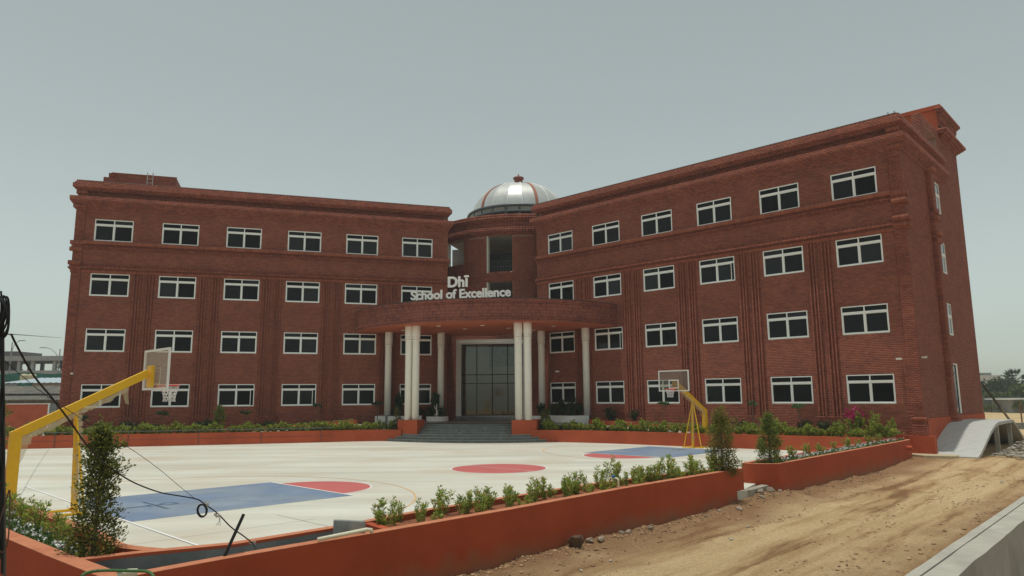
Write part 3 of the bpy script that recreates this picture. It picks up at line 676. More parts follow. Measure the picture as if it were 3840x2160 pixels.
pn.build('post', M_darksteel, db)
# ---------------------------------------------------------------- columns
def column(l, s, h0, h1, r=.235):
    q = E2(l, s); H = h1-h0; m = MB()
    m.lathe([(r,0),(r,H-1.0),(r*1.02,H-.98),(r*1.16,H-.96),(r*1.16,H-.90),(r*1.02,H-.88),(r*1.02,H-.82),(r*1.16,H-.80),(r*1.16,H-.74),(r*1.04,H-.72),(r*1.16,H-.66),(r*1.16,H-.02),(r*1.12,H)], 32, (q[0], q[1], h0))
    o = m.build('column', M_cream, school, smooth=False)
    for p in o.data.polygons: p.use_smooth = abs(p.normal.z) < .3
    return o
for l, s, h0 in [(-3.87,6.85,1.33),(-3.33,6.95,1.33),(3.56,6.95,1.33),(4.16,6.85,1.33),(-6.83,3.25,1.55),(-3.50,1.35,1.5),(3.93,.9,1.5),(7.30,2.25,1.5)]: column(l, s, h0, SOF)
# ---------------------------------------------------------------- steps and piers
def arc_pts(r, l0, l1, n=40):
    a0, a1 = math.asin(l0/r), math.asin(l1/r)
    return [tuple(CC+r*(LAT*math.sin(a0+(a1-a0)*i/n)+AX*math.cos(a0+(a1-a0)*i/n))) for i in range(n+1)]
stp = thing('entrance_steps', 'broad curved grey granite steps rising from the court to the porch', 'steps', (0,0,0))
for i in range(7):
    r = 10.35-.31*i; lim = 6.55-.15*i if i < 3 else (4.9 if i == 3 else 3.1)
    a = arc_pts(r, -lim, lim); bk = arc_pts(r-1.2, -min(lim, 6), min(lim, 6))
    m = MB(); z0, z1 = (.15*i if i else -.02), .15*(i+1)
    m.prism(a+bk[::-1], z0-.01, z1-.03); st = m.build('step', M_granite, stp)
    a2 = arc_pts(r+.02, -lim, lim); m = MB(); m.prism(a2+bk[::-1], z1-.03, z1); m.build('tread', M_granite_edge if i < 3 else M_granite_edge2, st)
m = MB(); m.prism(arc_pts(8.4, -4.9, 4.9)+[E2(7.5,2.2), E2(4.5,-1.5), E2(0,-2.6), E2(-4.5,-1.5), E2(-7.6,2.6)], .4, 1.05); m.build('landing', mat('landing_stone', (.30,.29,.26), rough=.6, var=.12), stp)
for i, (s, h) in enumerate(((-.75, 1.205), (-1.15, 1.36))):
    m = MB(); m.prism([E2(-3.4+.0*i,-3), E2(-3.2+.25*i,s-.1), E2(-1.5,s+.12), E2(1.5,s+.12), E2(3.0-.25*i,s-.1), E2(3.2,-3)][::-1] if False else [E2(-3.2+.25*i,s-.1), E2(-1.5,s+.12), E2(1.5,s+.12), E2(3.0-.25*i,s-.1), E2(3.2,-3), E2(-3.4,-3)], 1.05-.01, h); m.build('step', M_granite, stp)
for sg, lab in ((-1, 'orange red rounded pier carrying the left pair of front columns'), (1, 'orange red rounded pier carrying the right pair of front columns')):
    l0, l1 = ((-4.62,-3.02) if sg < 0 else (3.20,4.66)); f1 = arc_pts(9.72, l0, l1, 10); f2 = arc_pts(8.35, l0, l1, 10)
    m = MB(); m.prism(f1+f2[::-1], .0, 1.33); m.build('pier', M_red, None, label=lab, cat='pier', group='piers beside the entrance steps')

# ---------------------------------------------------------------- sign letters on the canopy
def text_mesh(s, size, ext, off=0.0, align='LEFT', m=None):
    cu = bpy.data.curves.new('txt', 'FONT'); cu.body = s; cu.size = size; cu.extrude = ext; cu.offset = off; cu.align_x = align; cu.resolution_u = 6
    o = bpy.data.objects.new('txt', cu); COL.objects.link(o)
    dg = bpy.context.evaluated_depsgraph_get(); me = bpy.data.meshes.new_from_object(o.evaluated_get(dg))
    bpy.data.objects.remove(o); bpy.data.curves.remove(cu)
    if m: me.materials.clear(); me.materials.append(m)
    return me
def bbx(me):
    if not len(me.vertices): return (0, 0)
    xs_ = [v.co.x for v in me.vertices]; return min(xs_), max(xs_)
sign = thing('roof_sign', 'white raised letters reading Dhī School of Excellence standing on the curved canopy', 'sign', E2(0, 0, 8.9))
M_sign = mat('sign_white', (.93,.93,.90), rough=.4, var=.02)
def bold(me, r):
    mb_ = MB(); vs = [v.co.copy() for v in me.vertices]; fs = [tuple(p.vertices) for p in me.polygons]
    for i, (dx_, dy_) in enumerate(((-r,0),(r,0),(0,r*.8),(0,-r*.8),(0,0))): mb_.add([v+Vector((dx_,dy_,.0015*i)) for v in vs], fs)
    bpy.data.meshes.remove(me); return mb_.mesh('letter', M_sign)
def sign_line(txt, size, x_target0, x_target1, base, fr, d, off):
    full = text_mesh(txt, size, .04, off); b0, b1 = bbx(full); k = (x_target1-x_target0)/(b1-b0)
    ang = math.atan2(fr.d[1], fr.d[0])
    for i, ch in enumerate(txt):
        if ch == ' ': continue
        me = bold(text_mesh(ch, size, .04, off, m=M_sign), size*.022); c0, c1 = bbx(me); c1 -= size*.022
        pre = text_mesh(txt[:i+1], size, .04, off); p0, p1 = bbx(pre); bpy.data.meshes.remove(pre)
        x = (p1-(c1))                                  # shift of this glyph inside the line
        o = bpy.data.objects.new('letter', me); u = x_target0+(x-b0)*k
        o.scale = (k, k, 1)
        o.matrix_world = Matrix.Translation(Vector(fr.p(u, d, base))) @ Matrix.Rotation(ang, 4, 'Z') @ Matrix.Rotation(R_(90), 4, 'X') @ Matrix.Diagonal((k, k, 1, 1))
        COL.objects.link(o); o.parent = sign; o.matrix_parent_inverse = sign.matrix_world.inverted()
    bpy.data.meshes.remove(full)
bpy.context.view_layer.update()
FSG = Flat(E2(0, 7.0), math.atan2(LAT[1], LAT[0]))
sign_line('Dhī', 1.05, -1.13, .28, 9.97, FSG, 0, .014)
sign_line('School of Excellence', .68, -3.72, 3.10, 9.22, FSG, 0, .008)
sm = MB()
for u in (-3.5,-2.4,-1.2,0,1.2,2.4): sm.tube([FSG.p(u,-.08,8.3), FSG.p(u,-.08,9.3)], .015, 5)
sm.tube([FSG.p(-3.7,-.08,9.3), FSG.p(3.0,-.08,9.3)], .012, 5); sm.build('support_frame', M_darksteel, sign)
pt = text_mesh('धी', .85, .01, .0, 'CENTER', mat('panel_lettering', (.06,.075,.09), rough=.6))
po = bpy.data.objects.new('lettering', pt); link(po, panel)
po.matrix_world = Matrix.Translation(Vector(FDR.p(0,-4.93,6.15))) @ Matrix.Rotation(R_(-6), 4, 'Z') @ Matrix.Rotation(R_(90), 4, 'X')

# ================================================================== GROUND, COURT
WD = Vector((.6801,.7331)); WN = Vector((.7331,-.6801)); WC = Vector((6.75,21.38))   # along the front wall, towards the road, wall end
from mathutils import noise as mn
def dirt_h(x, y):
    p = Vector((x, y))-WC; u = p.dot(WD); v = p.dot(WN)
    h = -.42
    if u > 0: h -= .004*u
    d2 = (Vector((x,y))-Vector((20.9,34.4))).length
    h += .30*math.exp(-(d2/4.5)**2)
    h += .16*math.exp(-((u-.9)/1.6)**2)*math.exp(-((v-.2)/1.2)**2)
    if v > -.3:
        h += .10*math.exp(-((v-.25)/.45)**2)*(1+mn.noise((u*.8, v, 3)))*(1 if u < 9 else .4)
        h += .22*max(0, (v-5.8)/1.4)**1.5*(1 if v < 7.4 else 1) if v < 8 and u < 6 else 0
    nf = math.exp(-max(0, y-30)/40)
    h += (.045*mn.noise((x*.35, y*.35, 0))+.03*mn.noise((x*1.3, y*1.3, 5)))*nf
    if -.2 < v < 9 and y < 45:
        w_ = v+.35*mn.noise((u*.12, 7, 1))
        for c in (1.6, 2.5, 3.3, 3.9, 4.6, 5.7):
            g_ = (.55+mn.noise((u*.25, c, 9))); h -= .055*math.exp(-((w_-c)/.15)**2)*g_; h += .04*math.exp(-((w_-c-.27)/.10)**2)*g_*(.6+.8*mn.noise((u*3, c*3, 2)))
        h += .022*mn.noise((x*4, y*4, 1))*(1.4 if v < 1.2 or v > 5 else .7)
        cl = mn.noise((x*7, y*7, 4)); h += .05*max(0, cl-.15)*(1 if (v < 1.0 or v > 5.3) else .25)
    far = (Vector((x,y))-Vector((20,34))).length
    if y > 36 or x > 26: h = h*.0+(-.22+(.05*mn.noise((x*.2, y*.2, 0)))) if far > 9 else h*(1-far/9)+(-.2)*(far/9)
    return h
def axis_vals(lo, hi, fine0, fine1, fs, growth=1.25):
    v = list(np.arange(fine0, fine1, fs)); s = fs; x = fine0
    while x > lo: s *= growth; x -= s; v.insert(0, x)
    s = fs; x = v[-1]
    while x < hi: s *= growth; x += s; v.append(x)
    return np.array(v)
gx = axis_vals(-900, 900, -6, 30, .09); gy = axis_vals(-60, 1500, 3, 40, .11)
Z = np.empty((len(gy), len(gx)))
for j, y in enumerate(gy):
    for i, x in enumerate(gx):
        if -12 < x < 45 and 0 < y < 60:
            if (Vector((x,y))-WC).dot(WN) < -1.2: Z[j, i] = -.5
            else: Z[j, i] = dirt_h(x, y)
        else: Z[j, i] = -.35
X, Y = np.meshgrid(gx, gy); nx, ny = len(gx), len(gy)
F = (np.arange(ny-1)[:,None]*nx+np.arange(nx-1)[None]).ravel(); F = np.stack([F, F+1, F+nx+1, F+nx], -1)
# dirt material: pale packed tracks, darker loose edges, reddish stains
m, t, b = new_mat('dirt'); N = t.nodes.new; L = t.links.new
g = N('ShaderNodeNewGeometry'); mp = N('ShaderNodeMapping'); mp.vector_type = 'POINT'; mp.inputs['Rotation'].default_value = (0,0,R_(-47.15)); L(g.outputs['Position'], mp.inputs[0])
st = N('ShaderNodeMapping'); st.inputs['Scale'].default_value = (.13, 1.35, 1); L(mp.outputs[0], st.inputs[0])
n1 = N('ShaderNodeTexNoise'); n1.inputs['Scale'].default_value = 1.1; n1.inputs['Detail'].default_value = 8; n1.inputs['Roughness'].default_value = .62; L(st.outputs[0], n1.inputs[0])
cr = N('ShaderNodeValToRGB'); e = cr.color_ramp.elements
e[0].position = .34; e[0].color = (.30,.165,.080,1); e[1].position = .70; e[1].color = (.80,.60,.35,1); k = e.new(.42); k.color = (.56,.37,.19,1); k = e.new(.52); k.color = (.71,.51,.285,1)
L(n1.outputs[0], cr.inputs[0])
n2 = N('ShaderNodeTexNoise'); n2.inputs['Scale'].default_value = .5; n2.inputs['Detail'].default_value = 5; L(g.outputs['Position'], n2.inputs[0])
r2 = N('ShaderNodeMapRange'); r2.inputs[1].default_value = .58; r2.inputs[2].default_value = .74; r2.inputs[4].default_value = .75; L(n2.outputs[0], r2.inputs[0])
mx = N('ShaderNodeMix'); mx.data_type = 'RGBA'; L(r2.outputs[0], mx.inputs[0]); L(cr.outputs[0], mx.inputs[6]); mx.inputs[7].default_value = (.33,.16,.07,1)
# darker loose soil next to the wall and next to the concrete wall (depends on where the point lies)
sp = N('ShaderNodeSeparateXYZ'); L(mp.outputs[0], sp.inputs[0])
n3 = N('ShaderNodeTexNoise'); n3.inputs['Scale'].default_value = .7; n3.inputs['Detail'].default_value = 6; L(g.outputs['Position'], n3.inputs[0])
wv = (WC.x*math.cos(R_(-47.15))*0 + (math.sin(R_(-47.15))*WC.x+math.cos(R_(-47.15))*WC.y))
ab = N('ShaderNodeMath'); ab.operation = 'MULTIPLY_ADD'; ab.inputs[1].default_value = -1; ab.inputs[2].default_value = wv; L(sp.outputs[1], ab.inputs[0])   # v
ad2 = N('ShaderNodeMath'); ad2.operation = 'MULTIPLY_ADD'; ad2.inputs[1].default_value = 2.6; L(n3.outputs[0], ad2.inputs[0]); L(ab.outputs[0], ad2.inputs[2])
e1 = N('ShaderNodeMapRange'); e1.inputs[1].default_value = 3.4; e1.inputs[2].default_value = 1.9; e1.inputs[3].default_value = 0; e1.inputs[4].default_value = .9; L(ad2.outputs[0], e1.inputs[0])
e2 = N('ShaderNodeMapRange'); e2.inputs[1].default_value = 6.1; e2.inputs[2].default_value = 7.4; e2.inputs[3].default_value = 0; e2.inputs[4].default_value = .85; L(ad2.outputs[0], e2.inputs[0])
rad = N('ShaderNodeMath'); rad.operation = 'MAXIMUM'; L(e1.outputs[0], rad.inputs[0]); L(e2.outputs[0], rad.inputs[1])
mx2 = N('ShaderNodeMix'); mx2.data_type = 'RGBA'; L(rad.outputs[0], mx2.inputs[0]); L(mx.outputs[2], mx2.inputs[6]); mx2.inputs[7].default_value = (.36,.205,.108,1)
n5 = N('ShaderNodeTexNoise'); n5.inputs['Scale'].default_value = 14; n5.inputs['Detail'].default_value = 8; n5.inputs['Roughness'].default_value = .75; L(g.outputs['Position'], n5.inputs[0])
r5 = N('ShaderNodeMapRange'); r5.inputs[1].default_value = .3; r5.inputs[2].default_value = .7; r5.inputs[3].default_value = .72; r5.inputs[4].default_value = 1.25; L(n5.outputs[0], r5.inputs[0])
n6 = N('ShaderNodeTexNoise'); n6.inputs['Scale'].default_value = 60; n6.inputs['Detail'].default_value = 6; n6.inputs['Roughness'].default_value = .8; L(g.outputs['Position'], n6.inputs[0])
r6 = N('ShaderNodeMapRange'); r6.inputs[1].default_value = .3; r6.inputs[2].default_value = .7; r6.inputs[3].default_value = .72; r6.inputs[4].default_value = 1.25; L(n6.outputs[0], r6.inputs[0])
m56 = N('ShaderNodeMath'); m56.operation = 'MULTIPLY'; L(r5.outputs[0], m56.inputs[0]); L(r6.outputs[0], m56.inputs[1])
cc = N('ShaderNodeCombineColor'); [L(m56.outputs[0], cc.inputs[i]) for i in range(3)]
mx3 = N('ShaderNodeMix'); mx3.data_type = 'RGBA'; mx3.blend_type = 'MULTIPLY'; mx3.inputs[0].default_value = 1; L(mx2.outputs[2], mx3.inputs[6]); L(cc.outputs[0], mx3.inputs[7])
L(mx3.outputs[2], b.inputs['Base Color']); b.inputs['Roughness'].default_value = .95; b.inputs['Specular IOR Level'].default_value = .1
bp = N('ShaderNodeBump'); bp.inputs['Strength'].default_value = .9; bp.inputs['Distance'].default_value = .045; L(m56.outputs[0], bp.inputs['Height']); L(bp.outputs[0], b.inputs['Normal'])
M_dirt = m
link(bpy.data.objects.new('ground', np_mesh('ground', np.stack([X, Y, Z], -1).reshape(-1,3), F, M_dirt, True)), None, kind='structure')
# court slab
m, t, b = new_mat('court_concrete'); N = t.nodes.new; L = t.links.new
g = N('ShaderNodeNewGeometry'); mp = N('ShaderNodeMapping'); mp.inputs['Rotation'].default_value = (0,0,R_(8)); mp.inputs['Scale'].default_value = (.10,.55,1); L(g.outputs['Position'], mp.inputs[0])
n1 = N('ShaderNodeTexNoise'); n1.inputs['Scale'].default_value = 1.0; n1.inputs['Detail'].default_value = 9; n1.inputs['Roughness'].default_value = .6; L(mp.outputs[0], n1.inputs[0])
cr = N('ShaderNodeValToRGB'); e = cr.color_ramp.elements; e[0].position = .3; e[0].color = (.50,.48,.40,1); e[1].position = .66; e[1].color = (.69,.68,.60,1); L(n1.outputs[0], cr.inputs[0])
n2 = N('ShaderNodeTexNoise'); n2.inputs['Scale'].default_value = .25; n2.inputs['Detail'].default_value = 6; L(g.outputs['Position'], n2.inputs[0])
r2 = N('ShaderNodeMapRange'); r2.inputs[1].default_value = .5; r2.inputs[2].default_value = .75; r2.inputs[4].default_value = .85; L(n2.outputs[0], r2.inputs[0])
mx = N('ShaderNodeMix'); mx.data_type = 'RGBA'; L(r2.outputs[0], mx.inputs[0]); L(cr.outputs[0], mx.inputs[6]); mx.inputs[7].default_value = (.55,.47,.36,1)
L(mx.outputs[2], b.inputs['Base Color']); b.inputs['Roughness'].default_value = .75; b.inputs['Specular IOR Level'].default_value = .25
M_court = m
inner = [(-5.95,9.95),(-5.14,10.45),(-4.05,11.0),(-2.9,12.3),(-1.56,14.0),(2,17.8),(5,20.3),(6.9,21.3)]
court_poly = [(-60,44),(-40,40),(-15.1,19.5),(-9.7,14.7),(-7.3,12.5),(-6.35,11.5),(-5.9,10.9),(-5.5,10.6)]+inner[1:]+[(6.72,21.36),(7.62,22.9),(8.6,23.6),(18.2,34.6),(18.8,36.5),(18.0,39),(2,56),(-8,56)]
MB().prism(court_poly, -.28, 0.0).build('court', M_court, None, kind='structure')
CT = Vector((-.56,28.28)); CX_ = Vector((.7003,.7139)); CY_ = Vector((-.7139,.7003))
def cpt(a, b, z): q = CT+CX_*a+CY_*b; return (q.x, q.y, z)
def paint(col, name, var=.10, col2=None, sc=1.2): return mat(name, col, rough=.7, var=var, scale=sc, col2=col2, c2lo=.45, c2hi=.75)
M_blue = paint((.175,.235,.345), 'court_blue', .14, (.29,.33,.35), .9); M_pink = paint((.52,.135,.125), 'court_red', .08); M_line = paint((.80,.79,.77), 'line_white', .05); M_oline = paint((.66,.42,.20), 'line_ochre', .25, None, 5)
HL, KW, KL, CRD = 14.05, 2.42, 5.85, 1.83
mk = MB()
for sg in (-1, 1): mk.prism([cpt(sg*HL, -KW, 0)[:2], cpt(sg*(HL-KL), -KW, 0)[:2], cpt(sg*(HL-KL), KW, 0)[:2], cpt(sg*HL, KW, 0)[:2]][::(1 if sg > 0 else -1)], .001, .004)
mk.build('key_marking', M_blue, None, kind='structure')
mk = MB()
def disc(a0, r, t0, t1, n=48): return [cpt(a0+r*math.cos(t0+(t1-t0)*i/n), r*math.sin(t0+(t1-t0)*i/n), 0)[:2] for i in range(n+1)]
mk.prism(disc(0, CRD, 0, 2*math.pi*47/48, 47), .001, .004)
for sg in (-1, 1):
    p = disc(sg*(HL-KL-.05), CRD, math.pi/2, 3*math.pi/2) if sg > 0 else disc(-(HL-KL-.05), CRD, -math.pi/2, math.pi/2)
    mk.prism(p, .001, .004)
mk.build('circle_marking', M_pink, None, kind='structure')
ml = MB()
def ring(a0, r, w_, t0, t1, n, z=.005):
    for i in range(n):
        q = [t0+(t1-t0)*(i+k)/n for k in (0, 1)]
        ml2.quad(cpt(a0+r*math.cos(q[0]), r*math.sin(q[0]), z), cpt(a0+(r+w_)*math.cos(q[0]), (r+w_)*math.sin(q[0]), z), cpt(a0+(r+w_)*math.cos(q[1]), (r+w_)*math.sin(q[1]), z), cpt(a0+r*math.cos(q[1]), r*math.sin(q[1]), z))
ml2 = ml
ring(0, CRD+.002, .05, 0, 2*math.pi, 64)
for sg in (-1, 1): ring(sg*(HL-KL-.05), CRD+.002, .05, math.pi/2*(1 if sg > 0 else -1), math.pi/2*(3 if sg > 0 else 1), 40)
def strip(a0, b0, a1, b1, w_, z=.008):
    d = Vector((a1-a0, b1-b0)).normalized(); n_ = Vector((-d.y, d.x))*w_/2
    ml2.quad(cpt(a0+n_.x, b0+n_.y, z), cpt(a0-n_.x, b0-n_.y, z), cpt(a1-n_.x, b1-n_.y, z), cpt(a1+n_.x, b1+n_.y, z))
strip(0, -CRD, 0, CRD, .035, .012)
for sg in (-1, 1):
    strip(sg*(HL-KL), -KW, sg*(HL-KL), KW, .07, .012); strip(sg*HL, -7.5, sg*HL, 7.5, .06, .012)
ml.build('line_marking', M_line, None, kind='structure')
ml2 = MB()
for sg in (-1, 1): ring(sg*(HL-1.6), 6.6, .05, math.pi/2 if sg > 0 else -math.pi/2, 3*math.pi/2 if sg > 0 else math.pi/2, 80)
ml2.build('arc_marking', M_oline, None, kind='structure')
jm = MB(); ml2 = jm
for a in (-15.9, -11.3, -6.2, 5.3, 11.0): strip(a, -9.0, a, -4.0 if a < 0 else -7, .012, .0045)
strip(-12.5, 9.2, 9, 9.2, .015, .0045); strip(-17, -5.2, -11, -5.2, .012, .0045)
jm.build('joint_line', mat('joint_grey', (.25,.24,.2)), None, kind='structure')

# ================================================================== PLANTERS
# front long planter: outer wall, inner wall, cross wall, soil
def lineP(u, v): q = WC+WD*u+WN*v; return (q.x, q.y)
fp = thing('planter', 'long rust red planter beside the dirt road with a row of shrubs', 'planter', (*lineP(-6, -.5), 0), 0, 'rust red planters around the court')
def pchild(mb, name, m, parent, **k):
    o = mb.build(name, m, None, **{}); o.parent = parent; o.matrix_parent_inverse = Matrix.Translation(-Vector(parent.location)) if parent.rotation_euler[2] == 0 else parent.matrix_world.inverted()
    for kk, vv in k.items(): o[kk] = vv
    return o
outer = [(-4.75,8.85),(-3.72,10.06),(-2.49,11.36),(-.03,13.99),(2.67,17.10),(6.75,21.38)]
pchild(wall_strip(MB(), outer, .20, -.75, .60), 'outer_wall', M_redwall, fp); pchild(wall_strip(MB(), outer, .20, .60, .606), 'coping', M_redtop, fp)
inner2 = [(-5.95,9.80),(-5.20,10.33),(-4.12,10.88),(-2.95,12.18),(-1.62,13.95),(1.85,17.75),(4.7,20.35),(6.5,21.5)]
im = MB(); ip = inner2[:4]; io = offset_line(ip, .17)
# grey cement face towards the trench, red coping on top
wall_strip(im, ip, .17, -.6, .56); pchild(im, 'inner_wall', M_concdark, fp)
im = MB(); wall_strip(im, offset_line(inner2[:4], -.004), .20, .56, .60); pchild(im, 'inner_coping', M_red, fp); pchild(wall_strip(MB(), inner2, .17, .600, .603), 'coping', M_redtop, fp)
im = MB(); wall_strip(im, inner2[3:], .17, -.1, .598); pchild(im, 'inner_wall', M_red, fp)
x0 = (-2.0,12.12); x1 = (-2.45,12.72)
pchild(wall_strip(MB(), [x0, x1], .16, -.3, .598), 'cross_wall', M_red, fp)
soil = MB(); sp_ = [(-1.95,12.2),(0,14.25),(2.6,17.25),(6.5,21.3),(4.8,20.3),(1.95,17.65),(-1.5,13.85),(-2.4,12.75)]
soil.prism(sp_, .2, .52); pchild(soil, 'soil', M_soil, fp)
tr = MB(); tr.prism([(-4.85,9.0),(-2.1,12.05),(-2.9,12.1),(-4.1,10.8),(-5.9,9.75)], -.4, .02); pchild(tr, 'trench_floor', M_concdark, fp)
pchild(MB().prism([(6.5,21.50),(6.42,21.36),(6.62,21.24),(6.74,21.38)], -.3, .598), 'end_wall', M_red, fp)
# right planter
rp = thing('planter', 'rust red planter with a curved end and white flowers, far side of the court opening', 'planter', (13, 28.5, 0), 0, 'rust red planters around the court')
ro = smooth_pts([(7.28,23.18),(7.40,22.92),(7.75,22.74),(8.28,22.70)], 4)+[(18.85,34.30),(19.0,34.8)]
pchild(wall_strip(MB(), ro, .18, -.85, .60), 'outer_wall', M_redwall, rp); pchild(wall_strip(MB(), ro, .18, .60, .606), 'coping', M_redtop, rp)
ri = [(7.28,23.18),(8.5,24.6),(13.1,29.75),(17.8,35.0),(18.6,35.5),(19.0,34.8)]
pchild(wall_strip(MB(), ri, -.16, -.1, .598), 'inner_wall', M_red, rp)
pchild(MB().prism([(7.5,23.1),(7.9,22.95),(8.3,22.95),(18.6,34.3),(18.7,34.9),(18.3,35.1),(8.6,24.4)], .2, .47), 'soil', M_soil, rp)
# left planter
lp = thing('planter', 'rust red planter in the near left corner with flowering ground cover and a conical shrub', 'planter', (-7.5, 11.5, 0), 0, 'rust red planters around the court')
lo = [(-13.5,16.6),(-8.06,11.60),(-6.49,10.23),(-4.80,8.80)]
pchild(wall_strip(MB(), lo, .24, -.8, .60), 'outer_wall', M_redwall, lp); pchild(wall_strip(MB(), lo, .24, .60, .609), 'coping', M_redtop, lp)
li = [(-15.2,19.4),(-9.8,14.6),(-7.4,12.4),(-6.5,11.5),(-5.85,10.78),(-5.10,10.44)]
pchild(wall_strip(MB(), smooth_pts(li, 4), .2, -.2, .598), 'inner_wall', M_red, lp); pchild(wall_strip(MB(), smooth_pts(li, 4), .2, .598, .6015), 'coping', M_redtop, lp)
pchild(MB().prism([(-13.2,16.75),(-7.95,11.8),(-5.80,9.86),(-5.20,10.42),(-6.0,11.0),(-7.5,12.55),(-15.0,19.2)], .2, .46), 'soil', M_soil, lp)
# back planters in front of the wings
def back_planter(fr, pts, label, beds):
    q = [fr.p(*p)[:2] for p in pts]; c = q[len(q)//2]
    o = thing('planter', label, 'planter', (*c, 0), 0, 'rust red planters in front of the wings')
    s = smooth_pts(q, 5)
    pchild(wall_strip(MB(), s, .2, -.4, .72), 'front_wall', M_red, o)
    bk = [fr.p(p[0], p[1]-1.25)[:2] for p in pts]; sb = smooth_pts(bk, 5)
    so_ = offset_line(s, .15); pchild(MB().add([(*a, .62) for a in so_]+[(*a, .62) for a in sb[::-1]], [tuple(range(len(so_)+len(sb)))]), 'soil', M_soil, o)
    pchild(wall_strip(MB(), sb, .14, -.1, .64), 'back_kerb', M_red, o)
    return o
bpl = back_planter(FL, [(-14,3.0),(-6,3.3),(-2.5,3.6),(4,4.15),(9.9,4.45),(15,4.5),(18,4.6),(19.8,5.2)], 'low rust red planter wall with a hedge in front of the left wing', None)
bpr = back_planter(FR, [(3.3,5.9),(6,4.9),(8.9,4.35),(11.6,4.15),(15.8,3.75),(20,3.3),(23.4,2.9)], 'low rust red planter wall with a hedge in front of the right wing', None)
def bed(fr, us, hs_, offs, label):
    q = [fr.p(u, d)[:2] for u, d in zip(us, offs)]; o = thing('raised_bed', label, 'planter bed', (*q[1], 0), 0, 'sloping planting beds along the brick walls')
    pchild(wall_strip(MB(), q, .16, -.2, list(hs_)), 'retaining_wall', M_red, o)
    bk = [fr.p(u, .02)[:2] for u in us]; n = len(us)
    pchild(MB().add([(*a, h-.08) for a, h in zip(q, hs_)]+[(*a, h-.05) for a, h in list(zip(bk, hs_))[::-1]], [tuple(range(2*n))] if False else [(i, i+1, 2*n-2-i, 2*n-1-i) for i in range(n-1)]), 'soil', M_soil, o)
    return o
bed(FL, (-1.2, 6, 12.5, 17.3), (.78,.80,.97,1.27), (1.2,1.3,1.5,1.6), 'narrow red edged bed climbing along the left brick wing')
bed(FR, (4.6, 10, 16, 23.2), (1.27,1.02,.86,.78), (1.6,1.5,1.2,.7), 'narrow red edged bed falling along the right brick wing')
pth = MB()
for fr, us, hb_, bo, po_ in ((FL, (-14,-1.2,6,12.5,17.3,20.5), (.3,.3,.45,.7,.98,1.04), (1.2,1.2,1.3,1.5,1.6,2.0), (1.8,2.3,2.9,3.1,3.2,4.4)), (FR, (2.0,4.6,10,16,23.2), (1.04,.98,.75,.5,.2), (2.2,1.6,1.5,1.2,.7), (5.0,4.1,3.0,2.5,1.8))):
    for i in range(len(us)-1):
        pth.quad(fr.p(us[i],po_[i],hb_[i]), fr.p(us[i+1],po_[i+1],hb_[i+1]), fr.p(us[i+1],bo[i+1]-.05,hb_[i+1]), fr.p(us[i],bo[i]-.05,hb_[i]))
pth.build('path', M_conc, None, kind='structure')
MB().prism([(6.86,21.20),(7.80,22.34),(7.66,22.55),(6.76,21.46)], -.5, .004).build('slab_edge', mat('old_concrete', (.34,.31,.25), rough=.9, var=.25, scale=6, bump=.4, bscale=20), None, kind='structure')
# white curved planters in the porch
def white_planter(pts, label, h0=1.05, h1=1.5):
    q = smooth_pts([E2(*p) for p in pts], 6); c = q[len(q)//2]
    o = thing('porch_planter', label, 'planter', (*c, h0), 0, 'white curved planters in the porch')
    pchild(wall_strip(MB(), q, .12, h0-.7, h1), 'wall', M_white, o)
    bk = [E2(p[0]*.98, p[1]-1.6) for p in pts]
    qq = offset_line(q, .1); sb = smooth_pts(bk, 6)
    pchild(MB().add([(*a, h1-.1) for a in qq]+[(*a, h1-.1) for a in sb[::-1]], [tuple(range(len(qq)+len(sb)))]), 'soil', M_soil, o)
    return o
white_planter([(-7.55,3.75),(-6.6,3.6),(-5.6,3.2),(-4.6,2.3)], 'white curved planter wall full of dark plants left of the entrance')
white_planter([(4.5,1.9),(5.4,3.0),(6.3,3.4),(7.5,2.9)], 'white curved planter wall full of dark plants right of the entrance')
for l, s, lab in ((-3.55, 1.9, 'small round white planter beside the left inner column'), (3.5, 1.7, 'small round white planter behind the right front columns')):
    q = E2(l, s); o = thing('round_planter', lab, 'planter', (*q, 1.05), 0, 'round white planters')
    MB().lathe([(.72,0),(.80,.05),(.80,.38),(.70,.38),(.70,.3)], 28).build('tub', M_white, o, smooth=False)
for l, s in ((-7.05, 3.25), (7.05, 2.35)):
    pass
q = MB(); eb(q, -7.45, -6.65, 2.9, 3.65, .3, 1.55); eb(q, 6.7, 7.4, 2.0, 2.75, .3, 1.5); q.build('column_base', M_concdark, school)

# conduit rail on the left back planter
rl = thing('pipe_rail', 'thin dark pipe rail running above the left back planter wall', 'rail', FL.p(6, 4.5, .72))
mbp = MB(); us = [-10+.75*i for i in range(35)]
dof = lambda u: float(np.interp(u, [-14,-6,-2.5,4,9.9,15,18], [3.0,3.3,3.6,4.15,4.45,4.5,4.6]))+.03
mbp.tube([FL.p(u, dof(u), .90+.008*math.sin(u)) for u in us], .022, 6); pchild(mbp, 'rail', M_darksteel, rl)
for u in (-8,-4.1,-.2,3.7,7.6,11.2,14.8):
    pchild(MB().tube([FL.p(u, dof(u)+.01, .0), FL.p(u, dof(u)+.01, .92)], .016, 5), 'post', M_darksteel, rl)
pchild(MB().tube([FL.p(u, dof(u)-.004, .40) for u in us], .008, 4), 'lower_line', M_darksteel, rl)

